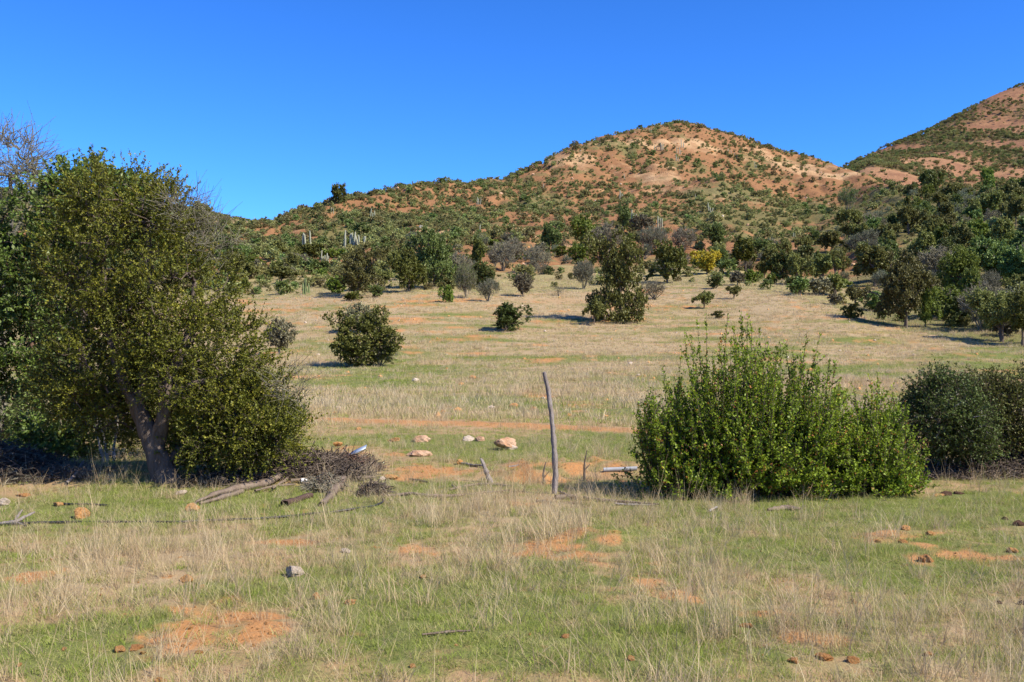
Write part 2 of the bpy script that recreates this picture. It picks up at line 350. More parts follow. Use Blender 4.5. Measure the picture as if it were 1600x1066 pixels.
M = dict(
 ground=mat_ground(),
 hill=mat_hill('red_hillside', (.30, .152, .066), (.19, .094, .048), (.47, .30, .155), (.17, .17, .06)),
 mountain=mat_hill('mountain_slope', (.28, .138, .074), (.165, .088, .052), (.38, .21, .105), (.10, .11, .042), .45),
 farhill=mat_hill('far_hillside', (.30, .20, .10), (.20, .14, .07), (.36, .27, .15), (.12, .13, .05), .6),
 espino=mat_leaf('olive_leaf', (.062, .082, .010), (.225, .225, .023), (.38, .33, .04), trans=.24, vary=0),
 glossy=mat_leaf('glossy_leaf', (.06, .10, .018), (.175, .245, .042), (.34, .39, .17), rough=.5, spec=.25, trans=.25, vary=0),
 bush=mat_leaf('bright_leaf', (.08, .14, .012), (.33, .425, .030), (.52, .56, .055), rough=.5, spec=.3, trans=.36, vary=0, dead=(.40, .17, .045)),
 greygreen=mat_leaf('grey_green_leaf', (.05, .078, .016), (.13, .175, .034), trans=.2, vary=0),
 darkolive=mat_leaf('dark_olive_leaf', (.06, .07, .013), (.165, .165, .03), trans=.2, vary=.3),
 dense=mat_leaf('dark_green_leaf', (.072, .108, .027), (.20, .245, .062), trans=.25),
 oliveleaf=mat_leaf('olive_green_leaf', (.105, .115, .03), (.255, .25, .068), trans=.25),
 fielddark=mat_leaf('deep_green_leaf', (.045, .066, .014), (.125, .155, .034), trans=.2, vary=.2), fieldolive=mat_leaf('field_olive_leaf', (.06, .07, .014), (.18, .175, .036), trans=.2, vary=.2),
 lime=mat_leaf('light_green_leaf', (.09, .125, .018), (.23, .27, .045), trans=.28),
 yellow=mat_leaf('yellow_leaf', (.42, .33, .025), (.66, .54, .06), trans=.25, vary=0),
 greystem=mat_leaf('grey_green_stem', (.085, .10, .055), (.18, .19, .11), trans=.1),
 hillgreen=mat_leaf('scrub_leaf', (.16, .168, .06), (.34, .335, .112), trans=.3),
 hillolive=mat_leaf('dry_scrub_leaf', (.16, .14, .05), (.30, .26, .095), trans=.25),
 brownleaf=mat_leaf('brown_leaf', (.15, .135, .075), (.26, .235, .13), trans=.15),
 twig=mat_bark('grey_twig', (.19, .17, .12), (.31, .28, .20), 8),
 darktwig=mat_bark('dark_twig', (.075, .056, .043), (.165, .13, .102), 8),
 bark=mat_bark('fissured_bark', (.12, .088, .066), (.27, .21, .165), 16),
 palebark=mat_bark('pale_bark', (.34, .30, .26), (.50, .46, .41), 12),
 redbark=mat_bark('reddish_bark', (.16, .09, .06), (.30, .19, .14), 12),
 deadwood=mat_bark('weathered_wood', (.17, .12, .085), (.34, .265, .20), 10),
 greywood=mat_bark('silver_wood', (.25, .205, .175), (.46, .40, .36), 18),
 stone=mat_stone('orange_stone', (.58, .27, .085), (.66, .40, .17), (.40, .17, .05)),
 palestone=mat_stone('pale_stone', (.60, .48, .36), (.70, .58, .45), (.46, .33, .23)),
 redstone=mat_stone('rust_stone', (.47, .20, .065), (.57, .31, .115), (.36, .155, .055)),
 rock=mat_stone('banded_rock', (.50, .27, .14), (.60, .42, .28), (.26, .16, .13), 3),
 clod=mat_stone('dark_clod', (.10, .055, .035), (.18, .10, .06), (.06, .04, .03)),
 cactus=mat_stone('cactus_skin', (.29, .29, .20), (.42, .40, .29), (.17, .20, .11), 3),
 greencactus=mat_stone('green_cactus_skin', (.14, .18, .07), (.22, .26, .12), (.10, .13, .05), 3),
 blade_green=mat_blade('green_grass', (.17, .235, .032), (.35, .42, .07), (.36, .37, .10), .4),
 blade_dry=mat_blade('dry_grass', (.50, .385, .21), (.72, .61, .39), (.48, .34, .18), .35),
 blade_mid=mat_blade('fading_grass', (.30, .30, .09), (.52, .48, .20), (.46, .37, .18), .4),
 litter=mat_blade('straw_litter', (.36, .25, .135), (.60, .48, .31), (.33, .22, .12)))
def flat(name, c, rough=.6, spec=.3, metal=0):
    m = N(name); n1 = m.noise(9, 4, .6); col = m.mix(n1, c, tuple(v * .7 for v in c)); m.b.inputs['Metallic'].default_value = metal
    return m.done(col, rough, spec)
M['hose'] = flat('black_plastic', (.02, .02, .022), .45, .4); M['metal'] = flat('blue_grey_metal', (.38, .45, .55), .4, .5, .3)
M['pipe'] = flat('pale_pipe', (.40, .41, .42), .55, .3); M['clay'] = flat('fired_clay', (.58, .30, .11), .85, .2); M['rag'] = flat('white_scrap', (.75, .74, .72), .8, .2)
M['dark'] = flat('dark_wood', (.09, .055, .04), .8, .2)

# ------------------------------------------------------------------ land meshes
az = np.concatenate([np.arange(-180, -33, 3.5), np.linspace(-33, 33, 390), np.arange(36.5, 180.1, 3.5)]); az[-1] = 180
ar = R(1) * az
rr = np.concatenate([[.4, 1, 1.7], np.geomspace(2.4, 118, 270), np.linspace(119.2, 600, 260), [640, 700, 780, 900, 1200, 2000, 4000]])
A, RR = np.meshgrid(ar, rr); X, Y = (RR * np.sin(A)).ravel(), (RR * np.cos(A)).ravel()
Zt = height(X, Y); Vt = np.stack([X, Y, Zt], 1)
nc, nr = len(az), len(rr)
I = np.arange(nc * nr).reshape(nr, nc); FT = np.stack([I[:-1, :-1], I[:-1, 1:], I[1:, 1:], I[1:, :-1]], -1).reshape(-1, 4)[:, ::-1]
cv = cover(X, Y); pale, lush = hillcover(X, Y); q_, u_ = L1.polar(X, Y)
edge = np.empty(len(X))
for i in range(0, len(X), 60000): edge[i:i + 60000] = L1.knots(u_[i:i + 60000])[0][:, 4]
grassy = np.clip(1 - smoothstep(edge, edge * 1.75, q_) + .25 * fbm(X / 12, Y / 12, 81), 0, 1)
isfield = q_ < edge + 3 * fbm(X / 8, Y / 8, 82)
fq = isfield[FT].mean(1) > .5; tq = (cv['track'][FT].mean(1) > .42) & fq
def submesh(name, sel, mat, attrs):
    f = FT[sel]; used, inv = np.unique(f, return_inverse=True)
    me = mk(name, Vt[used], inv.reshape(f.shape), {k: v[used] for k, v in attrs.items()}, True); return tag(link(name, me, None, mat), kind='structure')
ga = dict(soil=cv['soil'], dry=cv['dry'], green=cv['green']); ha = dict(pale=pale, lush=lush, grassy=grassy)
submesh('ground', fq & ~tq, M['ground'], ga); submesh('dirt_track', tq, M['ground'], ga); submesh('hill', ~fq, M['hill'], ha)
# disc that closes the ring round the camera's feet
k0 = I[0]; submesh_c = np.vstack([Vt[k0], [[0, 0, float(Vt[k0, 2].mean())]]]); n0 = len(k0)
tri = np.array([[i, (i + 1) % n0, n0] for i in range(n0)])[:, ::-1]
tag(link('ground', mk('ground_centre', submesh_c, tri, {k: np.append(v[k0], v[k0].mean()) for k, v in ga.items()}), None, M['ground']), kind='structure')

def backland(name, cols, pxs, ys, mat, seed, amp):
    L = Land(cols, False); U = (np.array(pxs) - 800) / F; UU, YY = np.meshgrid(U, ys); x, y = (UU * YY).ravel(), YY.ravel()
    Yk, Zk = L.knots(UU.ravel()); z = pchip(Yk, Zk, y)
    z += amp * (3.2 * fbm(x / 110, y / 110, seed, 4) + 1.6 * fbm((x + y) / 30, (x - y) / 120, seed + 5, 3)) + .5 * fbm(x / 12, y / 12, seed + 9, 2)
    n, k = len(ys), len(pxs); J = np.arange(n * k).reshape(n, k); f = np.stack([J[:-1, :-1], J[:-1, 1:], J[1:, 1:], J[1:, :-1]], -1).reshape(-1, 4)
    px = 800 + F * UU.ravel()
    pl = np.clip(.30 + .5 * fbm(x / 60, y / 60, seed + 2) + .9 * np.exp(-((px - 1390) / 60)**2 - ((y - 700) / 45)**2), 0, 1)
    lu = np.clip(.42 + .75 * fbm((x + .6 * y) / 70, (x - y) / 260, seed + 3, 4), 0, 1)
    gr = np.zeros_like(x) if name == 'mountain' else np.clip(.5 + fbm(x / 50, y / 50, seed + 4), 0, 1)
    tag(link(name, mk(name, np.stack([x, y, z], 1), f, dict(pale=pl, lush=lu, grassy=gr), True), None, mat), kind='structure')
    return lambda X_, Y_: pchip(*L.knots(np.atleast_1d(X_ / Y_)), np.atleast_1d(Y_))
mt_h = backland('mountain', [
 (1000, [(480,430),(640,420),(720,400),(900,330),(1000,320),(1500,420)]), (1250, [(480,430),(620,320),(720,305),(860,298),(960,294),(1500,420)]),
 (1320, [(480,430),(620,290),(720,275),(860,269),(950,265),(1500,420)]), (1370, [(480,430),(620,275),(700,254),(860,248),(960,241),(1500,420)]),
 (1450, [(480,430),(620,285),(700,256),(860,235),(980,209),(1500,400)]), (1530, [(480,430),(620,300),(720,262),(880,212),(1020,169),(1500,380)]),
 (1600, [(480,430),(620,300),(740,250),(900,190),(1060,138),(1500,350)]), (1800, [(480,430),(620,290),(760,220),(940,130),(1120,60),(1600,300)]),
 (2200, [(480,430),(620,280),(780,180),(980,60),(1200,-40),(1700,250)]), (2800, [(480,430),(620,280),(780,160),(980,20),(1200,-60),(1700,250)])],
 np.arange(1000, 2500, 7), np.concatenate([np.arange(480, 1080, 5), np.arange(1080, 1500, 14)]), M['mountain'], 101, 1.0)
fh_h = backland('far_hill', [
 (-900, [(400,480),(480,350),(560,300),(900,500)]), (0, [(400,480),(480,345),(560,300),(900,500)]), (180, [(400,480),(480,348),(560,312),(900,500)]),
 (300, [(400,480),(480,356),(560,332),(900,500)]), (350, [(400,480),(480,364),(560,343),(900,500)]), (400, [(400,480),(480,376),(560,353),(900,500)]),
 (460, [(400,480),(480,390),(560,372),(900,500)]), (560, [(400,480),(480,420),(560,410),(900,500)])],
 np.arange(-900, 561, 6), np.concatenate([np.arange(400, 580, 3), np.arange(580, 900, 20)]), M['farhill'], 121, .5)

def stone_mesh(name, seed, sub=3, flat_=1., rough=.28):
    g = np.random.default_rng(seed); bm_ = bpy.data.meshes.new(name); import bmesh
    b = bmesh.new(); bmesh.ops.create_icosphere(b, subdivisions=sub, radius=.5)
    V = np.array([v.co[:] for v in b.verts]); pl_ = [(nrm(g.normal(0, 1, 3)), g.uniform(.26, .44)) for _ in range(12)]
    for n_, d_ in pl_:
        t = V @ n_; V = V - np.outer(np.maximum(0, t - d_), n_) * .92
    V = V + nrm(V) * (noise(V[:, 0] * 4 + seed, V[:, 1] * 4 + V[:, 2] * 3, seed) * .10 * rough / .28 + noise(V[:, 0] * 11 + V[:, 2] * 7, V[:, 1] * 11 - V[:, 2] * 5, seed + 1) * .035)[:, None]
    for v, c in zip(b.verts, V): v.co = (c[0], c[1], c[2] * flat_)
    b.to_mesh(bm_); b.free(); bm_.materials.append(None); return bm_

# ------------------------------------------------------------------ plant building blocks
def tubes(P, Rd, k=5):
    """tubes along m polylines of n points; returns vertices and quads"""
    P = np.asarray(P, float); Rd = np.asarray(Rd, float); m, n, _ = P.shape
    T = nrm(np.gradient(P, axis=1)); ref = np.where(np.abs(T[..., 2:3]) > .9, [[[1., 0, 0]]], [[[0, 0, 1.]]])
    a = nrm(np.cross(T, ref)); b = np.cross(T, a)
    th = np.arange(k) / k * 2 * math.pi
    V = P[:, :, None] + Rd[:, :, None, None] * (a[:, :, None] * np.cos(th)[:, None] + b[:, :, None] * np.sin(th)[:, None])
    I = np.arange(m * n * k).reshape(m, n, k); J = np.roll(I, -1, 2)
    Fq = np.stack([I[:, :-1], J[:, :-1], J[:, 1:], I[:, 1:]], -1).reshape(-1, 4)
    return V.reshape(-1, 3), Fq
def joinvf(parts):
    V, Fs, o = [], [], 0
    for v, f in parts: V.append(v); Fs.append(f + o); o += len(v)
    return np.concatenate(V), np.concatenate(Fs)
def resample(p, r, n):
    p = np.asarray(p, float); d = np.concatenate([[0], np.cumsum(np.linalg.norm(np.diff(p, axis=0), axis=1))]); t = np.linspace(0, d[-1], n)
    return np.stack([np.interp(t, d, p[:, i]) for i in range(3)], 1), np.interp(t, d, r)
def leafmesh(name, P, D, L, W, tint, g):
    """folded four-point leaves at P along D"""
    n = len(P); D = nrm(D); up = nrm(g.normal(0, 1, (n, 3)) + [0, 0, 1.0]); S = nrm(np.cross(D, up)); Nn = np.cross(S, D)
    L = np.broadcast_to(np.asarray(L, float).reshape(-1, 1), (n, 1)); W = np.broadcast_to(np.asarray(W, float).reshape(-1, 1), (n, 1))
    mid = P + D * L * .48; f = Nn * W * .18
    V = np.stack([P, mid + S * W * .5 + f, P + D * L, mid - S * W * .5 + f], 1).reshape(-1, 3)
    return mk(name, V, np.arange(4 * n).reshape(n, 4), dict(tint=np.repeat(np.clip(tint, 0, 1), 4)))
def clumps_in(g, ells, n, shell=.55, keep=None):
    E = np.array([e[:6] for e in ells], float); w = np.array([e[6] if len(e) > 6 else 1 for e in ells]) * (E[:, 3] * E[:, 4] * E[:, 5])**(2 / 3); w /= w.sum()
    C, O = [], []
    while len(C) < n:
        k = g.choice(len(E), p=w); d = nrm(g.normal(0, 1, 3)); r = shell + (1 - shell) * math.sqrt(g.random())
        p = E[k, :3] + d * E[k, 3:] * r
        q = np.linalg.norm((p - E[:, :3]) / E[:, 3:], axis=1); q[k] = 9
        if (q < shell * .8).any() or p[2] < .03: continue
        if keep is not None and not keep(p): continue
        C.append(p); O.append(nrm(d / E[k, 3:]))
    return np.array(C), np.array(O)
def grow(g, base, C, rtip, wig=.08):
    """branches from the given limbs to every clump centre; radii follow what each node carries"""
    pos, par, fixed = [], [], []
    for p, r in base:
        for i in range(len(p)): pos.append(np.asarray(p[i], float)); par.append(len(pos) - 2 if i else -1); fixed.append(r[i])
    pos = list(pos); order = np.argsort(np.min(np.linalg.norm(C[:, None] - np.array(pos)[None], axis=2), axis=1)); chains = []
    for c in C[order]:
        A_ = np.array(pos); d = np.linalg.norm(A_ - c, axis=1) + .9 * np.maximum(0, A_[:, 2] - c[2] + .02)
        j = int(np.argmin(d)); a = A_[j]; n = 3; ch = [j]; l = np.linalg.norm(c - a)
        for i in range(1, n + 1):
            t = i / n; p = a * (1 - t) + c * t + (g.normal(0, wig, 3) * l if i < n else 0); p[2] += .10 * l * math.sin(t * math.pi)
            pos.append(p); par.append(ch[-1]); fixed.append(None); ch.append(len(pos) - 1)
        chains.append(ch)
    cnt = np.zeros(len(pos))
    for ch in chains:
        k = ch[-1]
        while k != -1: cnt[k] += 1; k = par[k]
    rad = [fixed[i] if fixed[i] is not None else rtip * cnt[i]**.45 for i in range(len(pos))]
    out = []
    for p, r in base:
        kk = 16 if r[0] > .08 else 8; Q, Rr = resample(p, r, max(8, len(p) * 6)); v, f = tubes(Q[None], Rr[None], kk); v = v.reshape(len(Q), kk, 3)
        hh = np.arange(len(Q))[:, None] * .35; th = np.arange(kk)[None] / kk * 12.566; rel = 1 + .09 * np.sin(th * 1.5 + hh * .5) + .16 * noise(th * .8 + hh * 0, hh * .8, 7) + .06 * noise(th * 3 + hh * 0, hh * 2, 8)
        out.append(((Q[:, None] + (v - Q[:, None]) * rel[..., None]).reshape(-1, 3), f))
    Pb = np.array([[pos[i] for i in ch] for ch in chains])
    Rb = np.array([[min(rad[i], rad[ch[1]] * 1.05) for i in ch] for ch in chains]); Rb[:, -1] *= .6
    out.append(tubes(Pb, Rb, 5)); return joinvf(out)
def sprays(g, C, O, ntw, tl, nl, L, W, out=.8, up=.35, rnd=.7, leafout=.9, sag=.0, start=.1, lv=.25, twr=.0028):
    """leafy twigs from each clump centre"""
    m = len(C); Ct = g.random(m)
    c = np.repeat(C, ntw, 0); o = np.repeat(O, ntw, 0); n = len(c)
    d = nrm(o * out + [0, 0, up] + g.normal(0, rnd, (n, 3))); l = tl * g.uniform(.55, 1.25, n)[:, None]
    b = c + g.normal(0, .18, (n, 3)) * tl; bend = g.normal(0, .22, (n, 3)) * l + [0, 0, -sag] * l
    t3 = np.array([0, .5, 1])[None, :, None]; tw = b[:, None] + d[:, None] * l[:, None] * t3 + bend[:, None] * t3**2
    t = (start + (1 - start) * g.random((n, nl)))[..., None]
    P = (b[:, None] + d[:, None] * l[:, None] * t + bend[:, None] * t**2).reshape(-1, 3)
    D = (d[:, None] * .7 + g.normal(0, leafout, (n, nl, 3))).reshape(-1, 3)
    tint = .30 * np.repeat(np.repeat(Ct, ntw), nl) + .22 * t.reshape(-1) + .5 * g.random(n * nl)
    k = len(P); Ls = L * g.uniform(1 - lv, 1 + lv, k); return P, D, Ls, Ls * (W / L), tint, tubes(tw, np.tile([twr, twr * .8, twr * .4], (n, 1)), 3)
def ell(px, py, rx, ry, Y, ryd, w=1, O=(0, 0, 0)):
    """an ellipsoid of crown, sized by what it spans in the photo at distance Y"""
    p = at(px, py, Y) - np.array(O); k = Y / F; return (p[0], p[1], p[2], rx * k, ryd, ry * k, w)
def limb(pts, Y, O, r0, r1, dy=None):
    p = np.array([at(a, b, Y + (dy[i] if dy else 0)) for i, (a, b) in enumerate(pts)]) - O
    return (p, np.linspace(r0, r1, len(p)))
def bundle(root, wood, mats, leaf, twig=True, crown='crown', trunk='trunk', g=None):
    """trunk, twigs and crown as parts of one plant"""
    P, D, L, W, tint, tw = leaf
    if wood is not None: link(trunk, mk(trunk, *wood, smooth=True), root, mats[1])
    if twig: tag(link('twigs', mk('twigs', *tw), root, mats[2] if len(mats) > 2 else mats[1]), kind='stuff')
    tag(link(crown, leafmesh(crown, P, D, L, W, tint, g), root, mats[0]), kind='stuff')

# ------------------------------------------------------------------ the left group of trees
g = np.random.default_rng(3)
O = hit(252, 751); Y0 = O[1]
root = empty('olive_tree', O, 'fine-leaved olive-green tree with thick leaning grey trunk beside the brush pile', 'tree')
base = [limb([(262,758),(254,735),(243,700),(228,664),(214,634),(196,606),(180,560),(168,500),(160,420)], Y0, O, .20, .05),
        limb([(243,700),(252,668),(259,640),(258,612),(264,585),(284,550),(300,505),(305,440)], Y0, O, .10, .035, [0,-.06,-.1,-.15,-.12,-.1,0,.1]),
        limb([(214,634),(226,600),(226,566),(232,520),(236,420),(228,330)], Y0, O, .08, .03, [0,.1,.1,.1,.1,0]),
        limb([(258,625),(300,600),(350,590),(400,590)], Y0, O, .06, .03, [-.1,0,0,.1])]
base[0][1][:] = [.19,.15,.13,.115,.095,.075,.06,.05,.04]
E = [ell(*e, O=O) for e in [(185,315,80,58,Y0+.2,.7),(150,420,75,105,Y0,.8),(220,410,84,105,Y0,.9),(285,468,84,86,Y0+.1,.9),(322,560,88,90,Y0,.9),(390,625,58,60,Y0+.2,.7),
    (160,560,78,80,Y0,.8),(258,340,44,48,Y0+.1,.5),(402,668,62,50,Y0+.1,.6,1.1),(350,655,82,52,Y0+.05,.8),(120,480,50,70,Y0+.1,.7),(300,660,55,66,Y0+.1,.5,.8),(345,690,70,40,Y0+.2,.6,1.3),(400,690,45,30,Y0+.3,.5,1),(435,680,36,34,Y0+.2,.5,1),(290,600,50,50,Y0+.55,.3,1.2),(338,615,66,66,Y0-.1,.5,1.2),(170,640,70,50,Y0+.5,.5,1),(120,600,50,60,Y0+.5,.6,.9),(405,690,55,34,Y0-.1,.5,1),(300,700,40,26,Y0+.7,.5,1),(150,600,70,60,Y0+.3,.7,1),(250,600,60,60,Y0+.9,.4,1.2),(255,520,90,60,Y0-.3,.5,.8)]]
def keep(p):
    x, y = project((p + O)[None])[0][0], project((p + O)[None])[1][0]
    return not (205 < x < 284 and y > 628 and p[1] < .25) and y < 726 and not (x < 190 and y > 690)
C, On = clumps_in(g, E, 1080, .45, keep)
bundle(root, grow(g, base, C, .005), (M['espino'], M['bark'], M['darktwig']), sprays(g, C, On, 8, .29, 27, .029, .019, .75, .5, .45, .7, .10, twr=.0022), g=g)
# grey bare sprigs at the top right of the crown
C, On = clumps_in(g, [ell(*e, O=O) for e in [(300,345,34,42,Y0,.4),(455,610,22,45,Y0,.4),(330,375,30,25,Y0,.3)]], 34, .2)
Pt, Dt, Lt, Wt, tt, tw = sprays(g, C, On, 14, .32, 1, .02, .012, .5, .5, .6, twr=.0035)
link('bare_twigs', mk('bare_twigs', *tw), root, M['twig'])['kind'] = 'stuff'

def shrubby(name, label, cat, px, py, Yoff, ells, ncl, ntw, tl, nl, L, W, mats, seed, stems, keep=None, rtip=.006, shell=.45, group=None, **kw):
    g = np.random.default_rng(seed); O = hit(px, py)
    if Yoff: O = at(px, py, O[1] + Yoff); O[2] = gz(O[0], O[1])
    Y = O[1]; root = empty(name, O, label, cat, group)
    base = [limb(s[0], Y, O, s[1], s[2]) for s in stems]
    for b in base: b[0][0][2] = min(b[0][0][2], -.05)
    E = [ell(e[0], e[1], e[2], e[3], Y + e[4], e[5], e[6] if len(e) > 6 else 1, O=O) for e in ells]
    kp = None if keep is None else (lambda p: keep(*[v[0] for v in project((p + O)[None])], p))
    C, On = clumps_in(g, E, ncl, shell, kp)
    bundle(root, grow(g, base, C, rtip), mats, sprays(g, C, On, ntw, tl, nl, L, W, **kw), g=g); return root, E, O
shrubby('broadleaf_tree', 'dark green broad-leaved tree rising behind the olive tree, silvery at its top', 'tree', 120, 722, 1.6,
    [(165,295,62,42,0,.7),(125,275,38,26,0,.5),(215,312,36,30,0,.5),(130,340,70,60,0,.9),(215,350,60,50,.1,.8),(100,420,60,80,.2,.9)], 230, 9, .26, 11, .075, .042,
    (M['glossy'], M['bark'], M['twig']), 5, [([(120,722),(125,620),(130,500),(140,400),(150,320)], .12, .04)], up=.6, out=.7, rnd=.6)
shrubby('broadleaf_tree', 'broad-leaved green tree at the left edge with reddish leaning trunk', 'tree', -12, 712, .4,
    [(45,360,72,62,0,.8),(15,440,72,80,-.1,.9),(65,460,56,70,0,.8),(30,540,68,60,-.1,.9),(-50,480,80,150,0,1.0),(75,560,48,50,.1,.7),(20,590,40,30,.1,.5)], 430, 9, .24, 11, .062, .036,
    (M['glossy'], M['redbark'], M['twig']), 6, [([(-12,716),(10,672),(30,630),(45,590),(52,520),(48,420)], .10, .035), ([(-8,705),(-20,640),(-40,560),(-45,460)], .08, .03), ([(30,630),(75,590),(88,560)], .05, .025)], up=.35, out=.8)
shrubby('leafy_shrub', 'low bright broad-leaved shrub under the left trees', 'shrub', 92, 725, .5,
    [(95,655,52,46,0,.5),(60,690,40,30,0,.4),(130,690,34,30,0,.4),(100,700,55,22,-.1,.4)], 110, 9, .17, 10, .06, .04, (M['glossy'], M['twig']), 7,
    [([(92,727),(92,690),(95,650)], .03, .015), ([(96,727),(120,690),(130,660)], .02, .01)])
shrubby('thin_stemmed_shrub', 'shrub on three pale slender stems left of the thick trunk', 'shrub', 166, 724, .7,
    [(165,640,45,40,0,.5),(200,650,34,30,.2,.4),(140,620,30,30,.2,.4)], 75, 10, .2, 10, .034, .02, (M['darkolive'], M['palebark'], M['twig']), 8,
    [([(163,724),(157,700),(152,670),(150,630)], .028, .015), ([(170,724),(166,703),(160,672),(168,640)], .026, .012), ([(178,724),(178,700),(184,660),(190,630)], .024, .012)])
shrubby('dark_shrub', 'dense dark shrub right of the olive tree above the brush pile', 'shrub', 425, 716, .9,
    [(428,664,44,44,0,.6),(380,680,40,36,0,.5),(452,668,22,34,0,.4),(340,690,50,30,.2,.5)], 150, 10, .2, 11, .036, .022, (M['greygreen'], M['darktwig'], M['twig']), 9,
    [([(425,718),(425,690),(428,640)], .03, .015), ([(420,718),(400,690),(385,670)], .02, .01)])
shrubby('dark_shrub', 'dark evergreen undergrowth shrub filling the shade right behind the thick trunk', 'shrub', 275, 718, .3,
    [(255,640,60,60,0,.5),(320,655,60,54,.1,.5),(205,650,40,55,.1,.5),(285,570,60,50,.2,.5),(215,590,60,50,.3,.5)], 190, 11, .21, 11, .040, .025, (M['darkolive'], M['darktwig'], M['darktwig']), 10,
    [([(275,720),(270,690),(265,640)], .03, .015), ([(285,720),(310,690),(325,660)], .025, .012), ([(265,720),(235,690),(215,640)], .025, .012)])
shrubby('dark_shrub', 'dark shrub in the shade between the left edge and the olive tree', 'shrub', 60, 715, .6,
    [(60,640,60,50,0,.6),(100,600,50,44,.2,.5),(20,660,50,46,.1,.6),(110,560,40,40,.3,.5)], 130, 10, .22, 11, .042, .026, (M['dense'], M['darktwig'], M['darktwig']), 14,
    [([(60,717),(62,690),(65,640)], .03, .015), ([(50,717),(30,690),(20,660)], .025, .012)])
# the bare thorn tree at the far left
g = np.random.default_rng(12); O = hit(5, 712); Yb = O[1] + 4; O = at(5, 700, Yb); O[2] = gz(O[0], O[1])
root = empty('thorn_tree', O, 'almost leafless grey thorn tree standing up against the sky at far left', 'tree')
base = [limb([(5,690),(0,560),(10,430),(18,330),(15,270)], Yb, O, .11, .03), limb([(10,430),(-30,350),(-40,280)], Yb, O, .06, .02), limb([(14,380),(48,320),(55,265)], Yb, O, .05, .02)]
base[0][0][0][2] = -.05
C, On = clumps_in(g, [ell(*e, O=O) for e in [(15,262,52,62,Yb,.9),(-40,280,50,60,Yb,.8),(50,290,26,30,Yb,.5)]], 110, .25)
lf = sprays(g, C, On, 9, .48, 7, .032, .016, .7, .5, .6, twr=.0065)
bundle(root, grow(g, base, C, .009, .14), (M['espino'], M['twig']), tuple(a[::2] for a in lf[:5]) + (lf[5],), g=g)

# ------------------------------------------------------------------ the bright shooting bush and the shrubs at the right edge
def shoot_bush(name, label, px, py, domes, nsh, seed, Yoff=0, wide=.45):
    g = np.random.default_rng(seed); O = hit(px, py); O = at(px, py, O[1] + Yoff); O[2] = gz(O[0], O[1]); Y = O[1]; k = Y / F
    root = empty(name, O, label, 'bush'); Ps, Rs, LP, LD, LT = [], [], [], [], []
    w = np.array([d[4] for d in domes], float); w /= w.sum()
    for s in range(nsh):
        d = domes[g.choice(len(domes), p=w)]; c = at(d[0], py, Y) - O; rx, rz = d[1] * k, d[2] * k; rd = d[3]
        ph = g.uniform(0, 2 * math.pi); el = math.asin(g.uniform(.0, 1)); rr_ = min(1.13, g.uniform(.74, 1.02) * (1 + .17 * float(noise(np.array([ph * 1.1 + seed]), np.array([el * 3.0 + d[0]]), 5)[0])) * (g.uniform(1.05, 1.15) if g.random() < .14 else 1))
        tip = np.array([c[0] + math.cos(ph) * math.cos(el) * rx * rr_, math.sin(ph) * math.cos(el) * rd * rr_, .04 + math.sin(el)**.85 * rz * rr_])
        b = np.array([c[0] * .8 + g.normal(0, .16) * wide * 2 + math.cos(ph) * rx * .25, math.sin(ph) * rd * .3 + g.normal(0, .1), -.03])
        mid = b * .45 + tip * .55; mid[:2] += (tip - b)[:2] * .16; mid[2] *= .82; mid += g.normal(0, .05, 3)
        t = np.linspace(0, 1, 5)[:, None]; P = b * (1 - t)**2 + 2 * mid * t * (1 - t) + tip * t**2; P[:, 2] += .02
        Ps.append(P); Rs.append(np.linspace(.010, .002, 5)); ln = np.linalg.norm(tip - b); ct = g.random()
        def leafy(Q, n, t0, ct):
            tt = t0 + (1 - t0) * g.random(n); dd = np.linspace(0, 1, len(Q)); X_ = np.stack([np.interp(tt, dd, Q[:, i]) for i in range(3)], 1)
            ax = nrm(Q[-1] - Q[0]); LP.append(X_ + g.normal(0, .006, (n, 3))); LD.append(ax * .55 + g.normal(0, .75, (n, 3)))
            tint = .25 * ct + .40 * g.random(n) + .28 * tt; bad = g.random(n) < (.03 + .12 * (ct > .9)); tint[bad] = 1.0; tint[~bad] = np.minimum(tint[~bad], .95); LT.append(tint)
        leafy(P, int(68 * ln), .22, ct)
        for j in range(int(4 + 3.2 * ln)):
            t_ = g.uniform(.2, .92); i = int(t_ * 4); f = t_ * 4 - i; a = P[i] * (1 - f) + P[i + 1] * f
            dv = nrm(nrm(P[-1] - P[0]) * .8 + g.normal(0, .5, 3) + np.array([0, 0, .35])); l = g.uniform(.10, .34) * (1.15 - .5 * t_)
            Q = np.array([a, a + dv * l * .5, a + dv * l + np.array([0, 0, .12 * l])]); Qr, _ = resample(Q, [1, 1, 1], 5); Ps.append(Qr); Rs.append(np.linspace(.004, .0015, 5)); leafy(Qr, int(70 * l) + 5, .1, ct)
    tag(link('stems', mk('stems', *tubes(np.array(Ps), np.array(Rs), 3)), root, M['darktwig']), kind='stuff')
    P, D, T = np.concatenate(LP), np.concatenate(LD), np.concatenate(LT); n = len(P); L = .033 * g.uniform(.55, 1.35, n)
    ok = P[:, 2] > .02; tag(link('crown', leafmesh('crown', P[ok], D[ok], L[ok], L[ok] * .62, T[ok], g), root, M['bush']), kind='stuff'); return root
shoot_bush('leafy_bush', 'large bright green bush of upright shoots right of the bent post', 1150, 772,
    [(1135,112,266,.85,1.1),(1215,120,256,.85,1.0),(1075,88,165,.75,.75),(1180,150,205,.95,1.0),(1265,88,200,.7,.7),(1022,50,185,.5,.35)], 700, 31)
shoot_bush('leafy_bush', 'lower bright green bush crowding the right side of the large one', 1335, 770,
    [(1330,95,150,.8,1.0),(1375,66,150,.65,.8),(1290,60,160,.6,.6),(1350,70,182,.6,.3)], 380, 32)
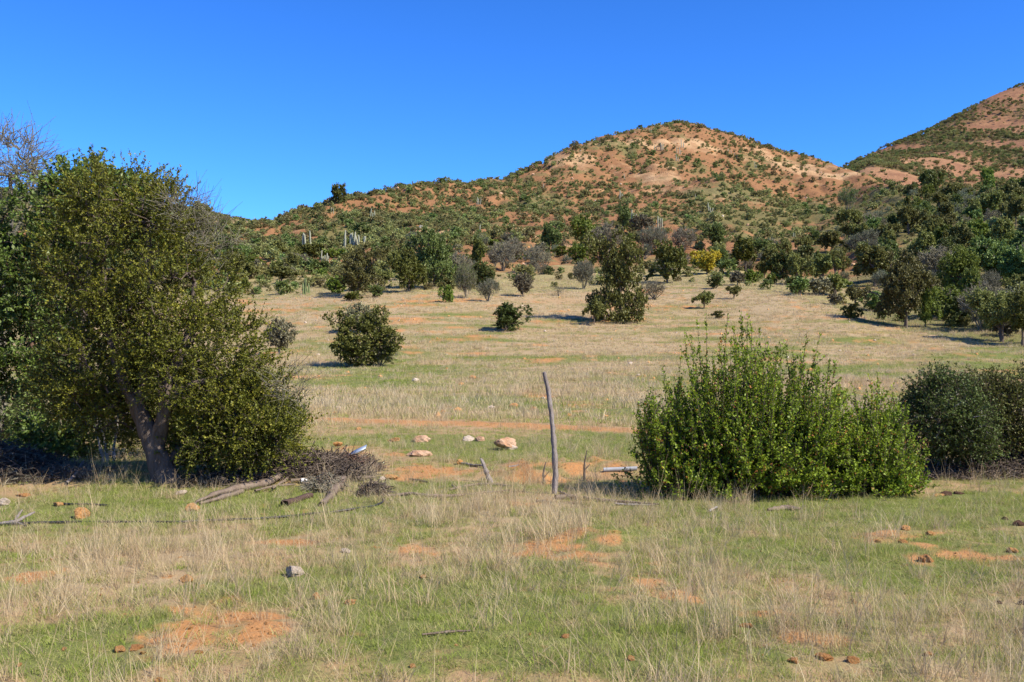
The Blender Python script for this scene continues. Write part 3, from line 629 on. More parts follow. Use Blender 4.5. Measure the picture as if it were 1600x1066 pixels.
shrubby('grey_green_shrub', 'grey-green shrub with pale leaning stems right of the bright bushes', 'shrub', 1480, 742, 0,
    [(1475,640,50,36,0,.6),(1455,665,42,38,0,.6),(1500,660,46,50,-.1,.6),(1470,612,38,22,.1,.5),(1510,695,34,30,0,.5),(1440,690,24,30,.1,.4)], 230, 13, .22, 14, .030, .019,
    (M['greygreen'], M['palebark'], M['darktwig']), 41, [([(1461,742),(1468,722),(1471,702),(1466,660),(1462,620)], .028, .012), ([(1492,742),(1488,715),(1512,690),(1498,660),(1478,640)], .022, .010),
    ([(1518,742),(1516,705),(1512,670)], .018, .01), ([(1477,742),(1475,715),(1479,690)], .02, .01), ([(1500,742),(1499,700),(1495,665)], .018, .01)], keep=lambda x, y, p: y < 712)
shrubby('olive_shrub', 'dark olive shrub at the right edge, darker than the grey-green one beside it', 'shrub', 1578, 742, .5,
    [(1560,640,58,52,0,.8),(1610,660,62,76,0,.9),(1530,650,40,50,.1,.6),(1650,650,60,85,0,.9),(1575,690,60,44,-.1,.7),(1545,612,36,22,.1,.5)], 360, 13, .23, 14, .030, .018,
    (M['darkolive'], M['darktwig'], M['darktwig']), 42, [([(1578,742),(1576,700),(1565,650),(1556,610)], .05, .015), ([(1590,742),(1605,690),(1615,640)], .05, .015), ([(1600,742),(1640,690),(1650,630)], .05, .015)])

# ------------------------------------------------------------------ plants of the field, the scrub belt and the hillside
_cache = {}
def stock(kind, v, det):
    """unit-size plant meshes (height 1, width 1): crown and wood of one kind, variant and fineness"""
    key = (kind, v, det)
    if key in _cache: return _cache[key]
    g = np.random.default_rng(sum(ord(c) for c in kind) * 7 + v * 13 + det)
    nl, L = {0: (1300, .115), 1: (3600, .072), 2: (8500, .047), 3: (20000, .030)}[det]
    ncl = {0: 34, 1: 75, 2: 160, 3: 300}[det]
    lob = lambda n, z0, z1, r0, r1, sp: [(g.normal(0, sp), g.normal(0, sp), g.uniform(z0, z1), *(g.uniform(r0, r1, 2)), g.uniform(r0, r1) * .8) for _ in range(n)]
    stem = [(np.array([[0, 0, -.05], [g.normal(0, .03), g.normal(0, .03), .2], [g.normal(0, .06), g.normal(0, .06), .45]]), np.array([.035, .026, .015]))]
    leafy, tw, up, out, rnd = True, .10, .4, .8, .7
    if kind in ('round', 'lime', 'yellow'): ells = lob(11, .24, .76, .13, .24, .22) + [(0, 0, .46, .33, .33, .34)]
    elif kind == 'ball': ells = lob(14, .2, .78, .13, .22, .25) + [(0, 0, .42, .36, .36, .36), (0, 0, .2, .3, .3, .18)]; stem = [(np.array([[0, 0, -.05], [g.normal(0, .03), 0, .1], [g.normal(0, .12), g.normal(0, .1), .4]]), np.array([.03, .024, .012])) for _ in range(4)]
    elif kind == 'low': ells = lob(5, .25, .5, .22, .34, .2) + [(0, 0, .35, .42, .42, .36)]; stem = [(np.array([[0, 0, -.05], [0, 0, .3]]), np.array([.03, .02]))]
    elif kind == 'umbrella':
        ells = lob(13, .40, .82, .10, .20, .27) + [(0, 0, .58, .32, .32, .24)]
        stem = [(np.array([[0, 0, -.05], [g.normal(0, .04), 0, .2], [g.normal(0, .15), g.normal(0, .1), .5]]), np.array([.04, .03, .015])) for _ in range(3)]
    elif kind == 'tall': ells = [(g.normal(0, .1), g.normal(0, .1), z, r * g.uniform(.9, 1.15), r, .17) for z, r in ((.3, .34), (.42, .36), (.55, .36), (.68, .33), (.82, .26), (.9, .17))] + lob(9, .25, .85, .09, .18, .26)
    elif kind == 'skirted': ells = [(0, 0, .16, .46, .42, .14), (.2, 0, .18, .26, .3, .15), (-.25, 0, .2, .26, .3, .13), (0, 0, .42, .24, .26, .2), (.02, 0, .6, .30, .28, .2), (-.05, 0, .75, .27, .26, .18), (.04, 0, .87, .18, .18, .13)] + lob(9, .45, .9, .08, .15, .22)
    elif kind in ('bare', 'brown', 'upright'): ells = [(0, 0, .6, .46, .46, .4)]; up = 1.0 if kind != 'brown' else .6
    C, On = clumps_in(g, ells, ncl, .4 if kind not in ('bare', 'upright', 'brown') else .1)
    ntw = (5 if det < 3 else 8) if kind not in ('bare', 'upright') else 7
    if kind in ('bare', 'upright'): stem = [(np.array([[g.normal(0, .02), g.normal(0, .02), -.05], [g.normal(0, .12), g.normal(0, .12), .35], [g.normal(0, .22), g.normal(0, .22), .7]]), np.array([.016, .012, .006])) for _ in range(9)]
    wood = grow(g, stem, C, .0035 if kind not in ('bare', 'upright') else .004)
    nlf = max(2, round(nl / (ncl * ntw)))
    if kind == 'bare': nlf = max(1, nlf // 2)
    P, D, Ls, Ws, tt, twv = sprays(g, C, On, ntw, {0: .15, 1: .13, 2: .10, 3: .085}[det] if kind != 'upright' else .2, nlf, L, L * (.85 if kind not in ('upright', 'bare') else .2), out if kind != 'upright' else .25, up, rnd if kind != 'upright' else .3, .9 if kind != 'upright' else .3, twr=.004 if kind not in ('bare',) else .007)
    ws = np.percentile(np.hypot(P[:, 0], P[:, 1]), 94) / .5; hs_ = np.percentile(P[:, 2], 99.3); fit = np.array([1 / ws, 1 / ws, 1 / hs_])
    P = P * fit; wood = (wood[0] * fit, wood[1]); twv = (twv[0] * fit, twv[1])
    ok = P[:, 2] > .0; crown = leafmesh('crown', P[ok], D[ok], Ls[ok], Ws[ok], tt[ok], g)
    if kind in ('bare', 'brown', 'upright') and det: wood = joinvf([wood, twv])
    trunk = mk('trunk', *wood, smooth=True)
    leafm, barkm = {'round': ('dense', 'bark'), 'ball': ('dense', 'bark'), 'lime': ('lime', 'bark'), 'yellow': ('yellow', 'bark'), 'low': ('lime', 'bark'), 'umbrella': ('oliveleaf', 'bark'), 'tall': ('oliveleaf', 'bark'),
                    'skirted': ('oliveleaf', 'bark'), 'bare': ('brownleaf', 'twig'), 'brown': ('brownleaf', 'twig'), 'upright': ('greystem', 'twig')}[kind]
    crown.materials.append(M[leafm]); trunk.materials.append(M[barkm]); _cache[key] = (crown, trunk); return _cache[key]
def plant(kind, x, y, h, w, name, label, cat, group=None, det=None, v=None, override=None):
    d = math.hypot(x, y); hp = h / d * F * .64
    if det is None: det = 3 if hp > 44 else 2 if hp > 22 else 1 if hp > 11 else 0
    crown, trunk = stock(kind, int(rng.integers(0, 3 if det < 2 else 2)) if v is None else v, det)
    root = empty(name, (x, y, gz(x, y) - .02), label, cat, group, rng.uniform(0, 6.28), (w, w, h))
    c = link('crown', crown, root); c['kind'] = 'stuff'
    if override:
        c.material_slots[0].link = 'OBJECT'; c.material_slots[0].material = M[override]
    link('trunk', trunk, root)['kind'] = 'stuff'; return root
FOOT = []
def pl(px, py, hp, wp, kind, name, label, cat, group=None, override=None, Yadd=0, v=None):
    p = hit(px, py)
    while p is None: py += 2; hp += 2; p = hit(px, py)
    k = p[1] / F
    if Yadd: q = at(px, py, p[1] + Yadd); p = np.array([q[0], q[1], 0]); k = p[1] / F
    FOOT.append((p[0], p[1], wp * k * .5)); return plant(kind, p[0], p[1], hp * k, wp * k, name, label, cat, group, override=override, v=v)
# the open field
pl(563,573,90,100,'ball','field_tree','rounded olive tree alone on the near field with a grey twiggy base','tree', override='fieldolive', v=0)
pl(596,572,36,46,'bare','dry_shrub','dry grey twigs massed at the right foot of the rounded olive tree','shrub')
pl(563,520,44,48,'brown','dry_shrub','brownish shrub peeping over the top of the rounded olive field tree','shrub')
pl(438,554,54,44,'brown','dry_shrub','small grey-brown shrub standing just right of the big left tree','shrub')
pl(791,517,42,60,'ball','field_shrub','compact dark green shrub alone in the middle of the field','shrub', override='fielddark')
pl(968,503,138,86,'skirted','field_tree','tallest field tree, narrow waist and leafy skirt at its foot','tree', override='fieldolive')
pl(928,508,40,42,'umbrella','field_tree','small greyish tree touching the left side of the skirted tall tree','tree')
pl(1022,468,28,48,'bare','dry_shrub','low purple-grey bare shrub right of the skirted tall tree','shrub')
pl(1100,482,26,30,'umbrella','field_tree','small umbrella-shaped tree in the field right of the skirted tall tree','tree')
pl(1147,467,20,26,'umbrella','field_tree','little dark umbrella tree close below the sandy bank','tree')
pl(1123,497,11,20,'low','field_shrub','tiny olive bush low in the field below the small umbrella tree','shrub', override='oliveleaf')
pl(1120,451,20,24,'round','field_shrub','little dark green bush on the crest of the sandy bank','shrub')
pl(1152,446,22,24,'brown','dry_shrub','dark brown bush at the right end of the sandy bank','shrub')
pl(1250,463,28,36,'umbrella','field_tree','dark umbrella tree at the left of the pair on the upper right field edge','tree', override='dense')
pl(1280,462,28,34,'brown','dry_shrub','brownish umbrella bush at the right of the pair on the upper right field edge','shrub')
pl(1306,461,30,28,'round','field_shrub','olive rounded bush just right of the brownish umbrella bush','shrub', override='oliveleaf')
pl(1305,477,18,20,'brown','dry_shrub','tiny brown sapling on the orange slope below the rounded olive bush','shrub')
pl(1331,498,24,30,'ball','field_shrub','small very dark round bush left of the big right field tree','shrub', override='darkolive')
pl(1368,487,32,44,'ball','field_shrub','rounded green bush touching the left of the big right field tree','shrub')
pl(1415,512,118,84,'tall','field_tree','big olive field tree on the right with branches down to the ground','tree')
pl(1446,511,64,34,'lime','field_tree','bright green tree against the right side of the big olive field tree','tree')
pl(1500,508,46,58,'ball','field_shrub','dome-shaped dark green bush right of the big olive field tree','shrub')
pl(1522,500,66,40,'lime','field_tree','yellow-green tree behind the dome-shaped dark bush','tree', Yadd=5)
pl(1536,518,76,66,'bare','bare_tree','leafless grey tree at the right end of the field','tree')
pl(1598,540,90,70,'umbrella','field_tree','dark tree cut by the right picture edge above the field','tree', override='darkolive')
pl(1575,526,30,40,'brown','dry_shrub','brown shrub beside the dark tree at the right picture edge','shrub')
# the scrub belt behind the field
B = 'belt of scrub behind the field'
for a in [
 (560,464,80,66,'tall','scrub_tree','dark tall-crowned tree leftmost in the belt behind the field','tree'),
 (555,470,15,28,'low','scrub_bush','bright green cushion bush at the foot of the leftmost belt tree','shrub'),
 (588,466,20,26,'round','scrub_bush','round green bush right of the bright cushion bush','shrub'),
 (524,460,28,38,'low','scrub_bush','spreading green bush left of the leftmost belt tree','shrub'),
 (678,450,92,76,'tall','scrub_tree','largest dark green tree of the belt with pale trunk foot','tree','dense'),
 (640,457,62,56,'round','scrub_tree','dark tree adjoining the left of the largest belt tree','tree','darkolive'),
 (622,436,46,46,'umbrella','scrub_tree','olive tree between the two big trees of the belt','tree'),
 (700,473,26,24,'low','scrub_bush','light green bush below right of the largest belt tree','shrub'),
 (728,466,52,34,'upright','scrub_bush','loose green tree with many upright stems right of the largest belt tree','shrub','dense'),
 (762,471,34,36,'upright','scrub_bush','grey-green broom-like bush at the field edge','shrub'),
 (715,440,46,44,'bare','bare_shrub','bare purplish shrub behind the broom-like bushes','shrub'),
 (747,432,58,30,'umbrella','scrub_tree','bare-stemmed tree with a dark flat top','tree','darkolive'),
 (786,424,46,44,'bare','bare_shrub','grey bare shrub right of the dark flat-topped tree','shrub'),
 (817,464,36,28,'brown','dry_shrub','small brown pointed shrub at the back edge of the field','shrub'),
 (873,463,16,16,'bare','bare_shrub','faint thin bare sapling on the back of the field','shrub'),
 (802,410,38,38,'bare','bare_shrub','dark grey bare shrub above the small brown pointed one','shrub'),
 (834,426,42,34,'bare','bare_shrub','grey thicket of bare twigs in the middle of the belt','shrub'),
 (858,394,44,38,'round','scrub_tree','dark green rounded tree at the foot of the red hill','tree'),
 (912,386,48,54,'round','scrub_tree','bright green rounded tree at the foot of the red hill','tree','lime'),
 (950,392,44,48,'bare','bare_shrub','purple-grey bare shrub right of the bright rounded tree','shrub'),
 (903,412,30,34,'low','scrub_bush','pale green bush under the bright rounded tree','shrub'),
 (913,452,44,34,'upright','scrub_bush','grey-green stemmy bush left of the skirted tall tree','shrub'),
 (975,364,46,32,'round','scrub_tree','dark green upright tree low on the red hill','tree'),
 (1003,363,26,38,'brown','dry_shrub','very dark brown spreading shrub by a cactus low on the hill','shrub'),
 (1042,443,66,56,'tall','scrub_tree','dark olive tree right of the skirted tall tree in the belt','tree','darkolive'),
 (1105,429,36,42,'yellow','yellow_shrub','bright yellow bush standing out in the belt','shrub'),
 (1165,428,56,64,'umbrella','scrub_tree','dark spreading tree right of the yellow bush','tree','darkolive'),
 (1205,432,44,48,'umbrella','scrub_tree','olive spreading tree second from the yellow bush','tree'),
 (1172,442,20,32,'low','scrub_bush','bright green bush below the dark spreading tree','shrub'),
 (1208,443,16,26,'low','scrub_bush','small light olive bush at the right field edge','shrub'),
 (1022,398,44,44,'upright','scrub_bush','pale green stemmy bush behind the dark olive tree','shrub'),
 (1068,396,40,40,'bare','bare_shrub','grey bare shrub behind the yellow bush','shrub'),
 (1120,392,42,42,'round','scrub_tree','dark rounded tree above the yellow bush','tree'),
 (400,422,18,50,'low','scrub_bush','long low green bush at left under the hill','shrub'),
 (440,442,24,48,'umbrella','scrub_bush','olive low bush with brown twigs left of the cacti','shrub'),
 (380,456,20,34,'low','scrub_bush','green bush at the left back corner of the field','shrub'),
 (345,408,28,60,'low','scrub_bush','broad grey-green bush at left close to the big tree','shrub','greygreen'),
 (487,406,24,36,'round','scrub_bush','dark round bush behind the cacti','shrub','darkolive'),
 (500,428,22,26,'round','scrub_bush','green bush between cacti and belt trees','shrub'),
 (462,418,22,40,'bare','bare_shrub','grey dry bush left of the cacti','shrub'),
 (315,380,60,50,'umbrella','scrub_tree','olive tree seen just right of the big left tree','tree'),
 (1325,330,36,30,'upright','scrub_tree','slim green tree low on the right flank of the hill','tree','dense'),
 (1455,302,34,44,'round','scrub_tree','dark rounded tree at the top left corner of the wooded slope','tree'),
 (1545,284,22,28,'lime','scrub_tree','light green tree on the upper edge of the wooded slope','tree')]:
    pl(*a[:8], group=None, override=a[8] if len(a) > 8 else None)

ZONE = {'left': lambda a, b: ' left of its crown' if a < 300 else '',
 'belt': lambda a, b: ' beside the left cacti' if a < 490 else ' by the largest belt trees' if a < 720 else ' below the left hill shoulder' if a < 930 else ' near the yellow bush',
 'slope': lambda a, b: (' high up' if b < 335 else ' half way up' if b < 395 else ' low down') + (' towards the red hill' if a < 1340 else ' above the field tree' if a < 1500 else ' near the right edge')}
def free(x, y, r):
    return all((x - a)**2 + (y - b)**2 > (r + c * .6)**2 for a, b, c in FOOT)
def pick(probs): return rng.choice(list(probs), p=np.array(list(probs.values())) / sum(probs.values()))
LBL = {'bare': 'bare purple-grey shrub', 'upright': 'grey-green stemmy shrub', 'umbrella': 'olive spreading tree', 'round': 'dark green rounded tree', 'low': 'low green bush', 'brown': 'small brown dry shrub', 'lime': 'yellow-green leafy tree'}
CATS = {'bare': ('bare_shrub', 'shrub'), 'upright': ('stemmy_shrub', 'shrub'), 'umbrella': ('spreading_tree', 'tree'), 'round': ('rounded_tree', 'tree'), 'low': ('low_bush', 'shrub'), 'brown': ('dry_shrub', 'shrub'), 'lime': ('leafy_tree', 'tree')}
def fillin(n, u0, u1, f0, f1, probs, where, group, h0, h1, dens=None, test=None, sep=.5, zone='left'):
    k = tries = 0
    while k < n and tries < n * 60:
        tries += 1; u = rng.uniform(u0, u1); kn = L1.knots(np.array([u]))[0][0]; e, top = kn[4], kn[8]
        q = e * f0 + (e * f1 - e * f0) * math.sqrt(rng.random()) if f1 > 0 else e * f0 + (top * -f1 - e * f0) * rng.random()**.8
        x, y = u * q, q
        if dens is not None and rng.random() > dens(x, y): continue
        if test is not None and not test(*[float(v[0]) for v in project(np.array([[x, y, gz(x, y)]]))]): continue
        kind = pick(probs); h = rng.uniform(h0, h1) * (.55 if kind in ('low', 'brown') else 1) * (.75 if kind in ('bare', 'upright') else 1); w = h * rng.uniform(.8, 1.25) * (1.5 if kind == 'low' else 1)
        if not free(x, y, w * sep): continue
        FOOT.append((x, y, w * .5)); k += 1
        ax, ay = [float(v[0]) for v in project(np.array([[x, y, gz(x, y)]]))]
        plant(kind, x, y, h, w, CATS[kind][0], ('larger ' if h > .5 * (h0 + h1) else 'smaller ') + LBL[kind] + ' ' + where + ZONE[zone](ax, ay), CATS[kind][1], group)
cl = lambda s, t: (lambda x, y: smoothstep(-.25, .45, noise(np.array([x / t]), np.array([y / t]), s))[0] * .9 + .1)
fillin(190, -.42, .27, 1.03, 2.0, dict(bare=.13, upright=.22, umbrella=.3, round=.16, low=.26, brown=.1), 'in the scrub belt', 'scrub in the belt between field and red hill', 1.6, 3.6, cl(201, 16), zone='belt')
fillin(230, .24, .66, 1.04, -.98, dict(bare=.10, upright=.14, umbrella=.26, round=.22, low=.06, lime=.06), 'on the wooded slope', 'trees and shrubs of the wooded slope at right', 2.4, 5.2, None,
       lambda px, py: py > np.interp(px, [1180, 1330, 1450, 1600, 1900], [402, 352, 290, 285, 280]), .36, 'slope')
fillin(280, .25, .66, 1.06, -.95, dict(bare=.2, upright=.4, umbrella=.24, low=.16), 'among trees', 'undergrowth of the wooded slope at right', 1.4, 2.8, None,
       lambda px, py: py > np.interp(px, [1180, 1330, 1450, 1600, 1900], [402, 345, 292, 288, 284]), .25, 'slope')
fillin(22, -.62, -.30, 1.04, 1.9, dict(bare=.3, umbrella=.3, round=.3, low=.2), 'behind the big olive tree', 'scrub behind the big left trees', 2, 4)

# shrubs dotted over the red hill: the 300 that show largest as things, the rest one mass
def hillmesh(v, seed):
    g = np.random.default_rng(seed); ells = [(g.normal(0, .16), g.normal(0, .16), g.uniform(.25, .5), g.uniform(.22, .34), g.uniform(.22, .34), g.uniform(.2, .34)) for _ in range(5)] + [(0, 0, .3, .38, .38, .34)]
    C, On = clumps_in(g, ells, 22, .45); P, D, L, W, t, tw = sprays(g, C, On, 5, .16, 4, .15, .10, .7, .5, .6)
    ok = P[:, 2] > -.02; return leafmesh('scrub_bush', P[ok], D[ok], L[ok], W[ok], t[ok], g)
HM = [hillmesh(i, 300 + i) for i in range(6)]
for i, m_ in enumerate(HM): m_.materials.append(M[['hillgreen', 'hillgreen', 'dense', 'hillolive', 'hillgreen', 'hillolive'][i]])
HL = ['green rounded bush', 'green rounded bush', 'dark green bush', 'olive-brown dry bush', 'green rounded bush', 'olive-brown dry bush']
u = rng.uniform(-.72, .75, 70000); kn = L1.knots(u)[0]; q = np.sqrt(rng.uniform((kn[:, 4] * 1.03)**2, (kn[:, 8] * 1.04)**2)); x, y = u * q, q
zone = q / kn[:, 4]; p_, lu_ = hillcover(x, y)
gul = (1 - np.abs(noise(x / 13 + .4 * noise(x / 20, y / 20, 28), y / 90, 27)) * 2.2).clip(0, 1)**2
dens = np.clip(.52 + .95 * fbm(x / 24, y / 24, 211) + .8 * fbm(x / 8, y / 8, 212) + .35 * gul - .4 * p_ + .55 * lu_, .06, 1) * np.where(u > .3, .35, 1) * np.where(zone < 1.9, .24, 1)
ok = rng.random(len(u)) < dens * np.clip(.15 + (q / 300)**-.3 * .62, 0, 1); x, y = x[ok], y[ok]
z = height(x, y); sz = np.exp(rng.normal(-.12, .58, len(x))); sz = np.clip(sz, .35, 3.0); kx = rng.choice(6, len(x), p=[.22, .2, .14, .16, .16, .12])
kx = np.where((kx == 3) & (lu_[ok] > .5), 0, kx)
px, py = project(np.stack([x, y, z], 1)); infr = (px > 300) & (px < 1600) & (py > 150)
key = np.where(infr, sz / np.hypot(x, y), 0); order = np.argsort(-key); big = order[:300]; rest = order[300:]
for i in big:
    o = link('hillside_bush', HM[kx[i]]); o.location = (x[i], y[i], z[i] - .05); o.scale = (sz[i], sz[i], sz[i] * .95); o.rotation_euler = (0, 0, rng.uniform(0, 6.28))
    tag(o, ('larger ' if sz[i] > 1.6 else 'smaller ') + HL[kx[i]] + (' at the hill foot' if py[i] > 385 else ' low on the hillside' if py[i] > 330 else ' high on the hillside') +
        (' left of the skyline tree' if px[i] < 530 else ' below the left ridge' if px[i] < 800 else ' below the summit' if px[i] < 1150 else ' on the right flank'), 'bush', 'bushes dotted over the red hillside')

def scatter(name, P, rot, scl, idx, meshes, label, cat):
    """one mass of many small plants: points that carry the given shapes"""
    me = bpy.data.meshes.new(name); n = len(P); me.vertices.add(n); me.vertices.foreach_set('co', np.asarray(P, np.float32).ravel())
    for an, a, ty in (('rot', rot, 'FLOAT_VECTOR'), ('scl', scl, 'FLOAT_VECTOR')):
        t = me.attributes.new(an, ty, 'POINT'); t.data.foreach_set('vector', np.asarray(a, np.float32).ravel())
    t = me.attributes.new('pick', 'INT', 'POINT'); t.data.foreach_set('value', np.asarray(idx, np.int32)); me.update()
    o = link(name, me); tag(o, label, cat, None, 'stuff')
    ng = bpy.data.node_groups.new(name, 'GeometryNodeTree'); ng.interface.new_socket('Geometry', in_out='INPUT', socket_type='NodeSocketGeometry'); ng.interface.new_socket('Geometry', in_out='OUTPUT', socket_type='NodeSocketGeometry')
    n_ = lambda t: ng.nodes.new(t); L_ = ng.links.new
    gi, go, ip, jn = n_('NodeGroupInput'), n_('NodeGroupOutput'), n_('GeometryNodeInstanceOnPoints'), n_('GeometryNodeJoinGeometry')
    for m_ in reversed(meshes):
        so = bpy.data.objects.new(name + '_shape', m_); oi = n_('GeometryNodeObjectInfo'); oi.inputs['Object'].default_value = so; oi.inputs['As Instance'].default_value = False
        g2 = n_('GeometryNodeGeometryToInstance'); L_(oi.outputs['Geometry'], g2.inputs[0]); L_(g2.outputs[0], jn.inputs[0])
    def na(a, ty):
        k = n_('GeometryNodeInputNamedAttribute'); k.data_type = ty; k.inputs['Name'].default_value = a; return k.outputs[0]
    L_(gi.outputs[0], ip.inputs['Points']); L_(jn.outputs[0], ip.inputs['Instance']); ip.inputs['Pick Instance'].default_value = True
    L_(na('pick', 'INT'), ip.inputs['Instance Index']); L_(na('rot', 'FLOAT_VECTOR'), ip.inputs['Rotation']); L_(na('scl', 'FLOAT_VECTOR'), ip.inputs['Scale']); L_(ip.outputs[0], go.inputs[0])
    mod = o.modifiers.new('spread', 'NODES'); mod.node_group = ng; return o
def zrot(n, tilt=0.): return np.stack([rng.normal(0, tilt, n) if tilt else np.zeros(n), rng.normal(0, tilt, n) if tilt else np.zeros(n), rng.uniform(0, 6.28, n)], 1)
scatter('hillside_scrub', np.stack([x, y, z - .05], 1)[rest], zrot(len(rest)), np.stack([sz, sz, sz * .95], 1)[rest], kx[rest], HM, 'countless small green and olive bushes covering the red hill', 'scrub')
ux = rng.uniform(1290, 1750, 14000); yy = rng.uniform(560, 1090, 14000); xx = (ux - 800) / F * yy
ok = rng.random(14000) < np.clip(.42 + 1.4 * fbm((xx + .6 * yy) / 70, (xx - yy) / 260, 104, 4), .03, 1); xx, yy = xx[ok], yy[ok]; zz = mt_h(xx, yy); n = len(xx); s_ = rng.uniform(1., 3.0, n)
scatter('mountain_scrub', np.stack([xx, yy, zz + 1.2], 1), zrot(n), np.stack([s_ * 1.3, s_ * 1.3, s_], 1), rng.choice(6, n), HM, 'thin dark scrub over the high slope at right', 'scrub')
ux = rng.uniform(-300, 440, 2500); yy = rng.uniform(440, 575, 2500); xx = (ux - 800) / F * yy; zz = fh_h(xx, yy); s_ = rng.uniform(1.0, 2.6, 2500)
scatter('far_scrub', np.stack([xx, yy, zz], 1), zrot(2500), np.stack([s_ * 1.3, s_ * 1.3, s_], 1), rng.choice(6, 2500), HM, 'small bushes over the pale far hill at left', 'scrub')

u = rng.uniform(-.3, .42, 16000); kn = L1.knots(u)[0]; q = np.sqrt(rng.uniform((kn[:, 4] * 1.5)**2, (kn[:, 8] * 1.0)**2)); rx_, ry_ = u * q, q; rp, _l = hillcover(rx_, ry_)
ok = rng.random(16000) < np.clip(rp**2 * .8 * smoothstep(-.2, .5, fbm(rx_ / 12, ry_ / 12, 213)) + .02, 0, 1); rx_, ry_ = rx_[ok], ry_[ok]; n = len(rx_); s_ = np.exp(rng.normal(-.75, .55, n)).clip(.15, 2)
HR = [stone_mesh('rock', 600 + i, 2) for i in range(4)]
for i, m_ in enumerate(HR): m_.materials[0] = M[['palestone', 'rock', 'redstone', 'rock'][i]]
scatter('hillside_rocks', np.stack([rx_, ry_, height(rx_, ry_)], 1), zrot(n, .2), np.stack([s_ * 1.3, s_, s_ * .8], 1), rng.choice(4, n), HR, 'pale and rusty rocks breaking through the bare soil of the red hill', 'rocks')
# columnar cacti
CB = np.random.default_rng(77)
def cactus_stem(h, r):
    n, k = 7, 10; zs = np.array([0, .1, .35, .6, .85, .96, 1.]) * h; rs = np.array([.85, 1, 1, .97, .9, .6, .15]) * r
    th = np.arange(k * 2) / (k * 2) * 2 * math.pi; rib = np.where(np.arange(k * 2) % 2, .82, 1.); bend = CB.normal(0, .05, 2) * h
    V = np.stack([np.stack([np.cos(th) * rib * rs[i] + bend[0] * (zs[i] / h)**2, np.sin(th) * rib * rs[i] + bend[1] * (zs[i] / h)**2, np.full(k * 2, zs[i])], 1) for i in range(n)]).reshape(-1, 3)
    I = np.arange(n * k * 2).reshape(n, k * 2); J = np.roll(I, -1, 1); return mk('stem', V, np.stack([I[:-1], J[:-1], J[1:], I[1:]], -1).reshape(-1, 4))
CS = [cactus_stem(1, .085) for _ in range(5)]
for c in CS: c.materials.append(None)
def cactus(px, py, hp, wp, n, label, mat='cactus'):
    p = hit(px, py)
    if p is None: p = hit(px, py + 4)
    k = p[1] / F; root = empty('columnar_cactus', p, label, 'cactus', 'tall columnar cacti on the slopes')
    for i in range(n):
        s = link('stem', CS[CB.integers(0, 5)], root); s.material_slots[0].link = 'OBJECT'; s.material_slots[0].material = M[mat]
        h = hp * k * (1 if i == 0 else CB.uniform(.5, .95)); wd = max(1.8, hp * k) * .55
        s.location = ((i / max(1, n - 1) - .5) * wp * k if n > 1 else 0, CB.normal(0, .25 * min(n, 3)), -.1); s.scale = (wd, wd, h); s.rotation_euler = (CB.normal(0, .05), CB.normal(0, .07), CB.uniform(0, 6))
for c in [(474,394,32,5,2,'pair of pale cactus columns at left, left of the tallest single column'),(486,389,29,3,1,'tall single pale cactus column at left before the dark round bush'),
 (508,412,22,12,5,'cluster of short pale cactus columns right of the dark round bush'),(553,388,30,32,11,'biggest cactus cluster, many pale columns above the leftmost belt tree'),
 (531,396,12,8,3,'small cactus cluster left of the biggest cluster'),(582,343,18,7,3,'cactus cluster alone on red soil of the left hill flank'),(519,334,11,4,2,'two small cactus columns below the dark skyline tree'),
 (748,320,12,5,3,'three pale cactus stubs on the hill above the flat-topped tree'),(749,366,16,2,1,'single pale cactus column on the hill foot by a green bush'),(970,311,14,5,3,'three pale cactus columns on the red middle of the hill'),
 (990,349,22,5,3,'tall cactus group left of the very dark brown shrub'),(1031,359,22,6,3,'pale cactus group right of the very dark brown shrub'),(1111,333,18,5,3,'pale cactus group amid green growth right of the hill middle'),
 (1034,235,13,4,3,'cactus group high on the hill, left of a close pair of groups'),(1061,241,13,5,3,'cactus group high on the hill, lower of a close pair'),(1066,231,13,4,2,'cactus group high on the hill, upper of a close pair'),
 (1058,252,10,5,3,'cactus group below the close pair high on the hill'),(1024,236,10,3,2,'small cactus left of the other high groups'),(1140,240,9,4,3,'small cactus group under the crest right of the summit'),
 (1150,247,9,3,2,'small cactus pair just below right of the crest group'),(1181,263,10,3,2,'whitish cactus pair near the right crest of the hill'),(849,297,10,2,1,'single small cactus on the left shoulder of the red hill'),
 (1089,312,10,4,2,'cactus pair at the upper rim of the green patch'),(976,281,10,3,1,'thin single cactus left of the bright bare spur'),(1016,208,9,3,2,'pale cactus pair standing on the summit skyline'),
 (1240,375,12,3,2,'pale cactus pair among scrub at the right hill foot'),(1421,325,12,3,1,'single pale cactus before the dark wooded slope')]: cactus(*c)
cactus(477, 460, 28, 10, 6, 'green clump of cactus columns at the back left edge of the field', 'greencactus')
# dark tree and flower stalk on the skyline
pl(530,318,30,22,'round','skyline_tree','dark tree with bare top alone on the left skyline of the hill','tree', override='darkolive', v=1)
p = hit(644, 297); k = p[1] / F
root = empty('flower_stalk', p, 'thin dark flower stalk sticking up on the ridge against the sky', 'plant')
link('stalk', mk('stalk', *tubes([[[0, 0, -.1], [0.05, 0, 1.2], [.1, 0, 2.2]]], [[.05, .045, .04]], 5)), root, M['deadwood'])
link('seed_head', mk('seed_head', *tubes([[[.1, 0, 1.9], [.1, 0, 2.4], [.12, 0, 3.0], [.12, 0, 3.3]]], [[.06, .2, .17, .04]], 6)), root, M['darktwig'])

